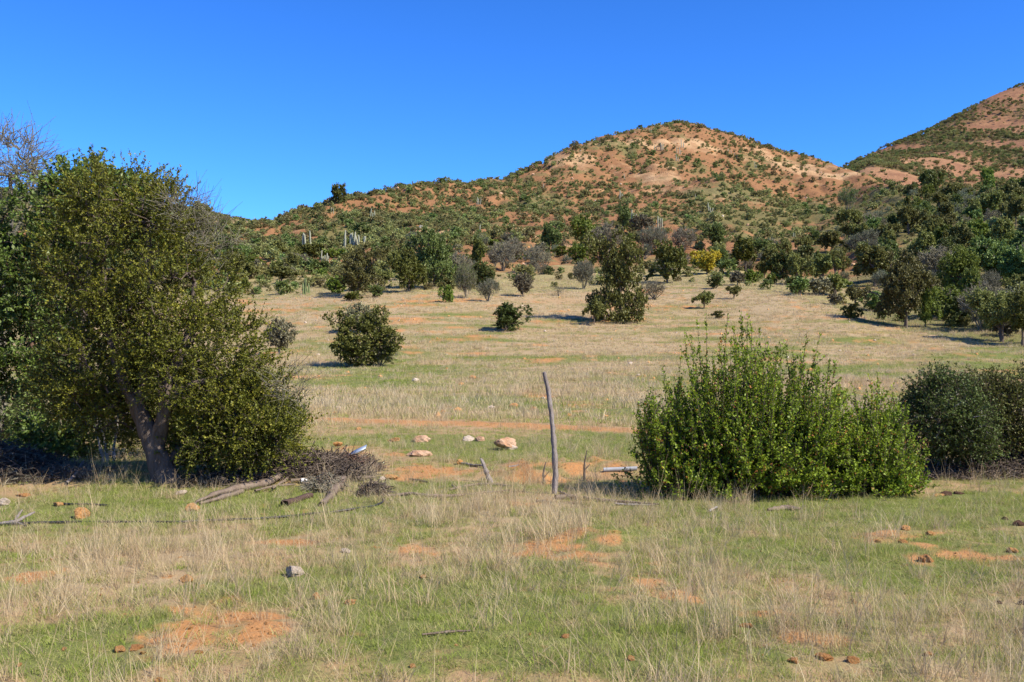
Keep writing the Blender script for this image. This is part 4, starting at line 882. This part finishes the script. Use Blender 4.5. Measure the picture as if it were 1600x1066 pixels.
# ------------------------------------------------------------------ posts, wood, stones and other small things on the near ground
SM = [stone_mesh('stone', 400 + i) for i in range(7)]
CLEAR = []
def put(data, name, px, py, w, hgt, mat, label, cat, group=None, sink=.30, rz=None, depth=.9):
    p = hit(px, py); k = p[1] / F; o = link(name, data); o.material_slots[0].link = 'OBJECT'; o.material_slots[0].material = M[mat]
    CLEAR.append((p[0], p[1], w * k * .62)); o.location = (p[0], p[1], p[2] + hgt * k * (.5 - sink)); o.scale = (w * k, w * k * depth, hgt * k); o.rotation_euler = (rng.normal(0, .15), rng.normal(0, .15), rng.uniform(0, 6.28) if rz is None else rz)
    return tag(o, label, cat, group)
ST = [ # px, py, width, height, material, label
 (126,810,27,24,'stone','bright orange pointed stone alone in the green grass at left'), (301,799,24,18,'stone','orange stone at the tip of the long fallen log'),
 (6,789,24,15,'palestone','pale stone cut by the left picture edge'), (92,790,20,9,'stone','flat orange-brown stone behind the pointed orange one'), (37,775,26,10,'redstone','flat rust-red stone under the left twig heap'),
 (186,1018,20,14,'stone','orange stone left of the bare red patch at lower left'), (212,1014,26,16,'redstone','dark rust clod just right of the lower left orange stone'), (224,1022,14,10,'redstone','small rust clod below the dark rust one'),
 (494,937,14,16,'stone','upright small orange stone below the whitish rock'), (548,944,21,11,'stone','flat orange stone right of the upright small one'),
 (460,899,32,24,'palestone','whitish pink rock in green grass'), (540,863,20,8,'palestone','flat whitish stone above right of the whitish pink rock'), (283,772,20,9,'palestone','flat pale stone beside the tree trunk foot'),
 (248,1066,20,14,'stone','orange stone at the bottom edge of the picture'), (30,1041,10,7,'stone','tiny yellowish stone at far lower left'), (100,1016,9,7,'stone','tiny orange pebble at lower left'),
 (292,908,26,13,'stone','orange stone half hidden in dry grass'), (315,919,13,9,'stone','small yellow stone right of the half hidden one'), (296,983,12,9,'stone','little stone on the red patch edge'), (311,1021,14,10,'redstone','small rust stone under the red patch'),
 (987,1031,15,11,'stone','lone orange stone in short grass at lower centre'), (884,996,16,9,'redstone','flat rust stone in short grass right of centre'), (644,1043,12,9,'stone','tan stone among dry stalks left of centre bottom'), (661,903,12,7,'stone','tan pebble left of the central dry patch'),
 (1415,828,18,11,'stone','orange stone uppermost of the right clods'), (1452,837,16,11,'stone','orange stone right of the uppermost clod'), (1581,863,18,11,'stone','yellow-orange flat stone near the right edge'),
 (1446,877,26,30,'redstone','large rust clod at the end of the right bare strip'), (1364,847,24,11,'redstone','long rust clod at the left of the right bare strip'), (1410,848,16,12,'redstone','rust clod in the middle of the right bare strip'),
 (1333,943,14,11,'stone','small orange stone in dry stalks at right'), (1165,979,24,14,'redstone','rust stone left of the tall dry stalks'), (1240,1034,22,16,'redstone','rust clod at the left of the bottom right hole'), (1290,1030,30,20,'redstone','big rust clod by the bottom right hole'), (1334,1034,26,22,'redstone','rust clod right of the bottom right hole'),
 (1450,1024,22,13,'redstone','rust clod at lower right among stalks'), (1592,820,18,14,'clod','dark brown clod at the right edge'), (1570,812,13,9,'clod','small dark clod left of the right edge clod'),
 (1480,773,22,11,'clod','dark earth heap right of the bushes'), (1498,772,20,9,'clod','lower dark earth lump beside the dark heap'), (1466,776,18,7,'stone','tan flat clod in front of the dark heap'), (1559,943,16,12,'clod','dark tuft-like clod at lower right'), (1596,945,14,14,'clod','dark clod cut by the right edge lower down'),
 (657,690,32,17,'rock','rounded tan rock on the green strip below the track'), (616,689,26,10,'redstone','flat reddish rock left of the rounded tan one'), (732,688,20,9,'palestone','pale flat rock in front of the paired rocks'), (752,689,20,13,'rock','brown rock right of the pale flat one'),
 (529,640,12,8,'palestone','pale stone on the field above the track at left'), (649,596,12,9,'palestone','pale stone in the stone scatter on the near field'), (739,592,12,11,'redstone','rust clod on the near field'), (803,638,18,18,'redstone','tall rust clod left of the post top'), (834,642,14,9,'stone','orange stone beside the tall rust clod'),
 (720,602,10,7,'stone','small orange stone in the near field centre'), (640,640,10,7,'stone','small tan stone above the track'), (700,638,12,7,'redstone','low rust clod above the track'), (560,672,12,7,'stone','orange stone on the track edge near the left tree'),
 (528,697,18,9,'stone','orange stone behind the brush pile'), (610,748,26,10,'stone','flat orange slab on the bare spot by the brush pile'), (596,750,14,7,'palestone','white stone at the end of the flat orange slab'), (525,745,20,11,'palestone','pale stone right of the clay block'), (718,725,14,10,'stone','small orange rock near the leaning stump'),
 (655,712,40,16,'rock','low tan earth lump below the rounded tan rock'), (890,650,10,7,'stone','little orange stone right of the post'), (945,652,12,6,'stone','flat orange stone near the bush on the field'),
 (985,570,10,6,'palestone','pale stone on the field left of the bright bush'), (1440,582,8,6,'palestone','pale stone on the right field')]
for i, (px, py, w, h, mt_, lb) in enumerate(ST): put(SM[i % 7], 'stone' if mt_ != 'clod' and 'clod' not in lb else 'earth_clod', px, py, w, h * (.8 if mt_ in ('redstone', 'clod') else 1), mt_, lb, 'stone' if 'clod' not in lb and 'heap' not in lb and 'lump' not in lb else 'clod', sink=.40 if mt_ in ('redstone', 'clod', 'rock') else .28)
# the banded boulder: body and paler underside
p = hit(790, 703); k = p[1] / F; root = empty('boulder', p, 'largest boulder, brown banded top and pale underside, on the green strip', 'rock')
o = link('cap', SM[2], root); o.material_slots[0].link = 'OBJECT'; o.material_slots[0].material = M['rock']; o.location = (0, 0, 10 * k); o.scale = (42 * k, 30 * k, 20 * k); o.rotation_euler = (.1, .12, .4)
o = link('underside', SM[4], root); o.material_slots[0].link = 'OBJECT'; o.material_slots[0].material = M['palestone']; o.location = (8 * k, -3 * k, 3 * k); o.scale = (26 * k, 20 * k, 14 * k)

def gpath(pts, lift=0., Y=None):
    out = []
    for a in pts:
        p = hit(a[0], a[1]) if Y is None else at(a[0], a[1], Y); p = p.copy(); p[2] += lift + (a[2] if len(a) > 2 else 0); out.append(p)
    return np.array(out)
def gnarl(P, r, n, seed, wob=.12, k=8):
    g = np.random.default_rng(seed); Q, R_ = resample(P, r, n); R_ = R_ * (1 + wob * g.normal(0, 1, n)); Q = Q + g.normal(0, 1, (n, 3)) * R_[:, None] * wob; V, Fq = tubes(Q[None], R_[None], k)
    I = np.arange(n * k).reshape(n, k); V = V.reshape(n, k, 3); th = np.arange(k) * 2.4 + seed; c = Q[:, None]; V = c + (V - c) * (1 + .14 * np.sin(th))[None, :, None]
    e = np.vstack([V.reshape(-1, 3), Q[0], Q[-1]]); cap = [[I[0, (j + 1) % k], I[0, j], n * k, n * k] for j in range(0)]
    return e, Fq
def wood(name, paths, label, cat, mat='deadwood', group=None, seed=0, n=14, part='branch'):
    """a stick, log or branch; side branches are its parts"""
    P0 = paths[0][0]; O = P0[0].copy(); root = None
    for i, (P, r) in enumerate(paths):
        V, Fq = gnarl(P - O, r, n if i == 0 else 8, seed + i); me = mk(name if i == 0 else part, V, Fq, smooth=True)
        if i == 0: root = tag(link(name, me, None, M[mat]), label, cat, group); root.location = O
        else: link(part, me, root, M[mat])
    return root
# the bent post
Pb = hit(866, 772); pp = np.array([at(a, b, Pb[1] + dy) for a, b, dy in [(866,778,0),(868,742,0),(865,690,.02),(862,652,.03),(857,615,.05),(853,597,.05),(850,582,.05)]])
V, Fq = gnarl(pp - Pb, [.034,.033,.031,.027,.027,.026,.023], 30, 5, .09, 12)
top = len(V); V = np.vstack([V, pp[-1] - Pb + [0, 0, .012]]); ring = np.arange(29 * 12, 30 * 12); cap = np.stack([ring, np.roll(ring, -1), np.full(12, top), np.full(12, top)], 1)[:, :3]
V = V[:-1]; post = tag(link('fence_post', mk('fence_post', V, Fq, smooth=True), None, M['greywood']), 'tall bent weathered post standing alone in front of the field', 'post'); post.location = Pb
link('top_end', mk('top_end', np.vstack([V[ring], pp[-1] - Pb + [0, 0, .012]]), np.stack([np.arange(12), np.roll(np.arange(12), -1), np.full(12, 12)], 1)), post, M['greywood'])
for a, b, h, lb in [(1461,483,13,'leftmost'), (1558,509,14,'middle'), (1573,505,17,'rightmost')]:
    p = hit(a, b); k = p[1] / F; V, Fq = gnarl(np.array([[0, 0, -.1], [.02, 0, h * k * .5], [0, .02, h * k]]), [.07, .065, .055], 8, a, .08)
    o = tag(link('field_post', mk('field_post', V, Fq), None, M['palebark']), f'{lb} of three small pale posts at the right field edge', 'post', 'small pale posts at the right field edge'); o.location = p
W_ = lambda *pts: gpath(pts, .02)
wood('fallen_log', [(gpath([(305,792),(340,777),(378,768),(415,762),(452,746,.05)], .05), [.010,.03,.06,.052,.035]), (gpath([(378,772),(345,782),(312,791)], .03), [.04,.028,.012])], 'long grey fallen log with split frayed end lying right of the tree', 'log', seed=21)
wood('wooden_plank', [(gpath([(443,792),(462,786),(486,778)], .03), [.055,.04,.03])], 'dark short stake lying in grass with blunt near end', 'stake', 'dark', seed=22)
wood('wooden_plank', [(gpath([(503,792),(520,775),(537,756,.03)], .03), [.03,.05,.04])], 'broad grey slab of split wood sloping up beside the brush pile', 'slab', 'deadwood', seed=23)
wood('stick', [(gpath([(398,772),(430,764),(462,762)], .04), [.012,.014,.01])], 'thin pale stick just below the fallen log', 'stick', seed=24)
wood('stick', [(gpath([(425,770),(445,757),(458,748)], .05), [.012,.015,.01])], 'thin slanting stick crossing the end of the fallen log', 'stick', seed=25)
wood('fallen_branch', [(gpath([(455,757),(500,754),(540,753),(585,752)], .05), [.03,.02,.015,.01])], 'straight thin branch in front of the clay block', 'branch', seed=26)
wood('fallen_branch', [(W_((605,777),(640,774),(676,778),(705,778),(740,774),(800,768)), [.012,.02,.024,.02,.014,.008])], 'long pale crooked branch left of the post', 'branch', seed=27)
wood('fallen_branch', [(W_((702,768),(725,763),(745,759),(775,759),(800,762)), [.016,.02,.018,.014,.01]), (W_((712,766),(706,760)), [.012,.006])], 'short pale branch behind the long crooked one', 'branch', seed=28)
wood('fallen_branch', [(W_((868,780),(890,780),(920,783),(960,786),(1000,789),(1030,791)), [.035,.034,.026,.02,.015,.01]), (W_((890,780),(880,773),(873,770)), [.02,.014,.008]), (W_((897,778),(915,770),(925,764)), [.014,.01,.006])], 'forked fallen branch at the foot of the post', 'branch', seed=29)
wood('stick', [(W_((838,786),(850,786),(862,788)), [.014,.016,.01])], 'short stick left of the post foot', 'stick', seed=30)
wood('stick', [(W_((640,751),(655,753),(668,756)), [.012,.014,.008])], 'small dark stick on the bare ground by the brush pile', 'stick', 'darktwig', seed=31)
p = hit(765, 754); wood('leaning_stump', [(gpath([(767,756),(760,742,.02),(755,730,.05),(751,724,.06)], 0, p[1]), [.036,.032,.024,.012])], 'dark pointed stump leaning left of the sandy bank', 'stump', 'greywood', seed=32)
for a, b, t, lb in [(850,757,722,'thin dead stem left of the post base'), (914,752,704,'thin dead stem with pointed top right of the post')]:
    p = hit(a, b); wood('dead_stem', [(gpath([(a,b+3),(a-1,(b+t)/2),(a+3,t)], 0, p[1]), [.02,.014,.005]), (gpath([(a,(b+t)/2+6),(a+8,(b+t)/2-3)], 0, p[1]), [.010,.005])], lb, 'stem', 'deadwood', seed=a)
Yk = hit(818, 752)[1] + .9
wood('pale_plank', [(gpath([(795,733),(815,733),(838,729)], .03, Yk), [.022,.035,.03])], 'pale flat plank lying on the top of the sandy bank', 'plank', 'greywood', seed=33)
wood('stick', [(gpath([(722,726),(740,729),(758,730)], .02), [.018,.018,.012])], 'pale straight stick left of the leaning stump', 'stick', 'greywood', seed=34)
V, Fq = tubes((gpath([(943,738),(965,737),(996,736)], .03) - hit(943, 738))[None], np.array([[.03, .03, .03]]), 12); p = hit(943, 738)
o = tag(link('grey_pipe', mk('grey_pipe', V, Fq, smooth=True), None, M['pipe']), 'pale grey pipe lying left of the bright bush', 'pipe'); o.location = p
wood('stick', [(W_((11,754),(35,746,.04),(69,733,.10)), [.012,.014,.010])], 'grey stick leaning on the left twig heap', 'stick', 'greywood', seed=35)
wood('stick', [(W_((104,758),(118,749,.04),(131,734,.10)), [.022,.024,.014])], 'flat silver stick in the grass left of the pale stems', 'stick', 'greywood', seed=36)
wood('fallen_branch', [(W_((-10,822),(14,820),(26,818),(54,811,.05)), [.012,.016,.018,.008]), (W_((22,818),(34,808,.05)), [.014,.010]), (W_((24,819),(41,825)), [.010,.006])], 'small forked pale branch at the left edge', 'branch', 'greywood', seed=37)
wood('stick', [(W_((1200,799),(1225,797),(1252,798)), [.012,.03,.012])], 'flat brown wood piece in front of the bright bush', 'stick', 'deadwood', seed=38)
wood('stick', [(W_((960,790),(990,792),(1024,792)), [.010,.013,.008])], 'thin pale stick continuing right of the forked branch', 'stick', 'greywood', seed=39)
wood('stick', [(W_((660,997),(700,993),(735,991)), [.006,.009,.005])], 'thin twig lying in the short grass at centre bottom', 'stick', 'deadwood', seed=40)
wood('stick', [(W_((1108,802),(1120,798,.02)), [.012,.012])], 'tiny white stick in front of the bush', 'stick', 'palebark', seed=41)
for pts, lb in [([(-5,823),(49,819),(110,818),(165,818),(230,818),(277,818),(340,815),(400,813),(450,809),(476,806),(515,803),(555,797),(585,793),(600,786),(598,777),(588,771)], 'long black hose across the grass curling up at its right end'), ([(94,789),(112,790),(140,790),(169,792)], 'short piece of black hose behind the long one')]:
    P = gpath(pts, .014); Q, R_ = resample(P, np.full(len(P), .012), 60); o = tag(link('black_hose', mk('black_hose', *tubes((Q - P[0])[None], R_[None], 8), smooth=True), None, M['hose']), lb, 'hose'); o.location = P[0]
# brush piles
def brush(name, label, box, n, seed, mats, hump, l0=.35):
    g = np.random.default_rng(seed); (x0, x1, py, depth) = box; a, b = hit(x0, py), hit(x1, py); O = (a + b) / 2; root = empty(name, O, label, 'brush pile')
    wd = (b[0] - a[0]) / 2; t = g.uniform(-1, 1, n); d = g.uniform(-1, 1, n) * depth; prof = np.interp(t, *hump) * np.sqrt(np.clip(1 - (d / depth)**2, .05, 1))
    c = np.stack([t * wd, d + depth * .6, prof * g.random(n)**.6], 1); dr = nrm(np.stack([g.normal(0, 1, n), g.normal(0, .7, n), g.normal(0, .28, n)], 1)); l = l0 * g.uniform(.4, 1.4, n)[:, None]
    P = c[:, None] + dr[:, None] * l[:, None] * np.linspace(-.5, .5, 4)[None, :, None] + g.normal(0, .03, (n, 4, 3)); P[..., 2] = np.maximum(P[..., 2], .005)
    r = g.uniform(.0035, .009, n); Rr = np.stack([r, r, r * .8, r * .4], 1); half = n // 3
    tag(link('twigs', mk('twigs', *tubes(P[half:], Rr[half:], 3)), root, M[mats[0]]), kind='stuff'); tag(link('grey_twigs', mk('grey_twigs', *tubes(P[:half], Rr[:half], 3)), root, M[mats[1]]), kind='stuff'); return root
brush('brush_pile', 'big heap of dark dry twigs right of the olive tree', (402, 572, 746, .75), 3000, 51, ('darktwig', 'deadwood'), ([-1, -.6, 0, .5, .85, 1], [.22, .26, .25, .20, .12, .03]))
brush('brush_pile', 'heap of dark twigs at the left edge', (-60, 78, 752, .7), 1500, 52, ('darktwig', 'twig'), ([-1, -.2, .5, 1], [.5, .42, .2, .03]))
brush('brush_pile', 'scattered brown bark and twigs behind the fallen log', (285, 400, 758, .5), 650, 53, ('deadwood', 'darktwig'), ([-1, 0, 1], [.12, .16, .06]), .22)
brush('brush_pile', 'fan of dry orange-brown stalks under the metal strip', (542, 576, 742, .2), 240, 54, ('redbark', 'deadwood'), ([-1, 0, 1], [.24, .26, .1]), .25)
brush('brush_pile', 'small heap of dry brown twigs inside the hose curl', (568, 600, 777, .16), 220, 55, ('darktwig', 'deadwood'), ([-1, 0, 1], [.1, .14, .1]), .2)
brush('brush_pile', 'low grey twigs in front of the clay block', (478, 530, 768, .22), 330, 56, ('twig', 'deadwood'), ([-1, 0, 1], [.08, .17, .08]), .22)
brush('brush_pile', 'strip of dry twigs left of the pale stems', (70, 160, 746, .4), 520, 57, ('deadwood', 'twig'), ([-1, 0, 1], [.14, .1, .05]), .22)
brush('brush_pile', 'dark litter and twigs under the right edge shrubs', (1430, 1640, 746, .7), 1300, 58, ('darktwig', 'deadwood'), ([-1, 0, 1], [.07, .16, .26]), .3)
for i, (a, b, c) in enumerate([((500,722),(560,700),.03),((560,692),(505,684),.018),((440,706),(470,696),.02)]):
    pass
p = hit(548, 740); Yq = p[1] + .25
root = empty('metal_strip', at(560, 703, Yq), 'bent blue-grey metal strip sticking out of the big brush pile', 'metal strip'); Om = at(560, 703, Yq)
A_ = [at(543,713,Yq), at(556,705,Yq), at(573,697,Yq)]; V = []
for q_ in A_: V += [q_ - Om + [0, 0, .02], q_ - Om + [0, -.10, -.015], q_ - Om + [0, -.10, -.03], q_ - Om + [0, 0, .005]]
I = np.arange(12).reshape(3, 4); J = np.roll(I, -1, 1); link('sheet', mk('sheet', V, np.vstack([np.stack([I[:-1], J[:-1], J[1:], I[1:]], -1).reshape(-1, 4), [[0, 3, 2, 1], [8, 9, 10, 11]]])), root, M['metal'])
# hollow clay block with a row of dark openings, a pale edge above them
p = hit(490, 748); k = p[1] / F; root = empty('clay_block', p, 'orange hollow clay block with a row of openings in front of the brush pile', 'block')
def boxvf(x0, x1, y0, y1, z0, z1):
    v = np.array([[x, y, z] for x in (x0, x1) for y in (y0, y1) for z in (z0, z1)], float); return v, np.array([[0, 1, 3, 2], [4, 6, 7, 5], [0, 4, 5, 1], [2, 3, 7, 6], [0, 2, 6, 4], [1, 5, 7, 3]])
w_, h_ = 26 * k, 14 * k
link('lower_wall', mk('lower_wall', *boxvf(-w_, w_, -.03, .16, -.03, h_ * .62)), root, M['clay']); link('back_wall', mk('back_wall', *boxvf(-w_ * .8, w_, .12, .158, h_ * .62, h_ * .9)), root, M['clay'])
link('top_edge', mk('top_edge', *boxvf(-w_ * .7, w_ * .72, -.028, .118, h_ * .9, h_ * 1.06)), root, M['palebark'])
for i in range(7): t = -w_ * .62 + i * w_ * .21; link('rib', mk('rib', *boxvf(t, t + .012, -.024, .117, h_ * .622, h_ * .898)), root, M['clay'])
put(SM[3], 'paper_scrap', 475, 755, 16, 10, 'rag', 'crumpled white scrap at the left end of the clay block', 'scrap', None, .1)

# ------------------------------------------------------------------ grass: near turf, dry stands, tall stalks, and the meadow beyond
GG = np.random.default_rng(91)
def tuft(n, h0, h1, w, spread, lean, curve, seg=3, flop=0.):
    Vs, Fs, T = [], [], []; o = 0
    for i in range(n):
        h = GG.uniform(h0, h1); a = GG.uniform(0, 6.28); r = spread * math.sqrt(GG.random()); b = np.array([r * math.cos(a), r * math.sin(a), -.01])
        ph = GG.uniform(0, 6.28); ln = abs(GG.normal(0, lean)); d = np.array([math.cos(ph) * ln, math.sin(ph) * ln, 1.]); d /= np.linalg.norm(d); cv_ = np.array([math.cos(ph), math.sin(ph), -.6]) * curve * GG.uniform(.3, 1.4) * h
        f = GG.uniform(0, 6.28); s = np.array([math.cos(f), math.sin(f), 0]) * w * .5 * GG.uniform(.7, 1.3); tc = GG.random()
        for j in range(seg + 1):
            t = j / seg; c = b + d * h * t + cv_ * t * t; ww = s * (1 - t * .85); Vs += [c - ww, c + ww]; T += [tc * .7 + .3 * t] * 2
            if j: Fs.append([o + 2 * j - 2, o + 2 * j - 1, o + 2 * j + 1, o + 2 * j])
        o += 2 * (seg + 1)
    return Vs, Fs, T
def tm(mat, *a, **k): V, Fq, T = tuft(*a, **k); m_ = mk('tuft', V, Fq, dict(tint=T)); m_.materials.append(M[mat]); return m_
T_short = [tm('blade_green', 28, .02, .065, .0042, .06, .55, .35, 2) for _ in range(4)] + [tm('blade_mid', 22, .02, .08, .004, .06, .6, .4, 2) for _ in range(3)]
T_dry = [tm('blade_dry', 18, .08, .30, .0034, .06, .32, .25) for _ in range(4)] + [tm('blade_mid', 13, .06, .22, .0036, .06, .3, .25) for _ in range(2)] + [tm('litter', 16, .05, .18, .0038, .07, .8, .3) for _ in range(2)]
T_lit = [tm('litter', 12, .06, .16, .0036, .10, 2.5, .1) for _ in range(4)] + [tm('blade_dry', 9, .08, .24, .003, .10, 2.2, .1) for _ in range(2)]
def stalk(n, h0, h1, fork=True):
    V, Fq, T = tuft(n, h0, h1, .0046, .03, .14, .10, 4); return V, Fq, T
T_tall = []
for i in range(6):
    V, Fq, T = stalk(3 if i % 2 else 2, .32, .66); m_ = mk('stalk', V, Fq, dict(tint=T)); m_.materials.append(M['blade_dry']); T_tall.append(m_)
T_far = [tm('blade_dry', 30, .08, .24, .012, .20, .3, .2, 2) for _ in range(3)] + [tm('blade_mid', 30, .06, .16, .013, .20, .4, .25, 2) for _ in range(2)]
T_farg = [tm('blade_green', 34, .04, .10, .014, .20, .5, .3, 2) for _ in range(2)] + [tm('blade_mid', 28, .05, .13, .013, .20, .5, .3, 2) for _ in range(2)]
def area(n, r0, r1, umax, p=1.0):
    r = (r0**(2 - p) + rng.random(n) * (r1**(2 - p) - r0**(2 - p)))**(1 / (2 - p)); u = rng.uniform(-umax, umax, n); return u * r, r
def sow(name, n, r0, r1, umax, p, wfun, meshes, s0, s1, label, cat, tilt=.0, hs=None):
    x, y = area(n, r0, r1, umax, p); c = cover(x, y); w = wfun(x, y, c); ok = rng.random(n) < w
    if r0 < 10:
        for a, b, r in CLEAR:
            if b < 30: ok &= ((x - a) / (r + .03))**2 + ((y - b + r * .9) / (r * 1.5 + .07))**2 > 1
    x, y = x[ok], y[ok]; z = height(x, y); k = len(x)
    s = rng.uniform(s0, s1, k); sv = np.stack([s, s, s * (hs(x, y) if hs else 1)], 1)
    print(name, k); return scatter(name, np.stack([x, y, z], 1), zrot(k, tilt), sv, rng.integers(0, len(meshes), k), meshes, label, cat)
def vary(sd, t, lo, hi): return lambda x, y: lo + (hi - lo) * np.clip(.5 + .7 * fbm(x / t, y / t, sd), 0, 1)
bare = lambda c: np.clip(1 - 1.15 * c['soil'], 0, 1)
pt = lambda x, y, sd, t: np.clip(.55 + .8 * fbm(x / t, y / t, sd), 0, 1)
sow('short_grass', 78000, 3.2, 27, .82, .75, lambda x, y, c: np.clip(c['green'] * 1.15 + .12, 0, 1) * bare(c) * (1 - .5 * c['dry'] * (1 - c['green'])), T_short, .7, 1.35, 'short green grass over the near ground', 'grass', .1, vary(301, 1.2, .6, 1.7))
sow('dry_grass', 90000, 3.2, 27, .82, .75, lambda x, y, c: np.clip(c['dry'] * 1.3 * pt(x, y, 302, .8) * pt(x, y, 312, .22) + .02, 0, 1) * np.clip(1 - .9 * c['soil'], 0, 1) * (1 - .35 * c['green']), T_dry, .65, 1.3, 'standing dry straw-coloured grass over the near ground', 'grass', .12, vary(303, .9, .4, 1.5))
sow('straw_litter', 26000, 3.2, 24, .82, .75, lambda x, y, c: np.clip(.15 + .7 * c['dry'], 0, 1) * np.clip(1 - .35 * c['soil'], 0, 1), T_lit, .7, 1.3, 'flattened straw lying over the near ground', 'straw')
sow('tall_stalks', 3300, 3.4, 22, .8, .9, lambda x, y, c: np.clip(c['dry']**1.5 * pt(x, y, 304, 1.2) * 1.0 + .03, 0, 1) * smoothstep(3.2, 4.5, y), T_tall, .55, 1.2, 'tall thin dry stalks standing above the grass', 'grass', .16)
T_tus = [tm('blade_dry', 70, .12, .40, .0036, .10, .32, .30, 3) for _ in range(3)]
sow('straw_tussocks', 2600, 3.6, 24, .8, .9, lambda x, y, c: np.clip(c['dry']**1.5 * pt(x, y, 308, 1.6)**2 * .9, 0, 1), T_tus, .55, 1.15, 'dense straw-coloured tussocks standing out of the turf', 'grass', .1)
ftrk = lambda c: 1 - c['track'] * .95
sow('meadow_dry_grass', 100000, 23, 135, .72, .85, lambda x, y, c: np.clip(c['dry'] * 1.15 - .12, 0, 1) * np.clip(1 - 1.0 * c['soil'], .05, 1) * ftrk(c), T_far, .8, 1.7, 'pale dry grass in strips over the field', 'grass', .08, vary(305, 8, .55, 1.25))
sow('meadow_green_grass', 60000, 23, 125, .72, .85, lambda x, y, c: np.clip(c['green'] * 1.2 - .1, 0, 1) * np.clip(1 - 1.0 * c['soil'], .05, 1) * ftrk(c), T_farg, .8, 1.6, 'short green grass in strips over the field', 'grass', .08)
PB = [stone_mesh('pebble', 500 + i, 1) for i in range(4)]
for i, m_ in enumerate(PB): m_.materials[0] = M[['stone', 'redstone', 'stone', 'palestone'][i]]
sow('crumbled_soil', 26000, 3.2, 26, .8, .8, lambda x, y, c: np.clip(c['soil'] * 1.0 + .012, 0, 1), PB[:3], .008, .032, 'crumbled orange earth on the bare patches', 'soil')
sow('field_stones', 16000, 26, 112, .7, .7, lambda x, y, c: np.clip(c['soil']**1.5 * .5 * pt(x, y, 306, 7) + .015, 0, 1) * (1 - .9 * c['track']), PB, .06, .30, 'small orange and pale stones strewn over the field', 'stones')
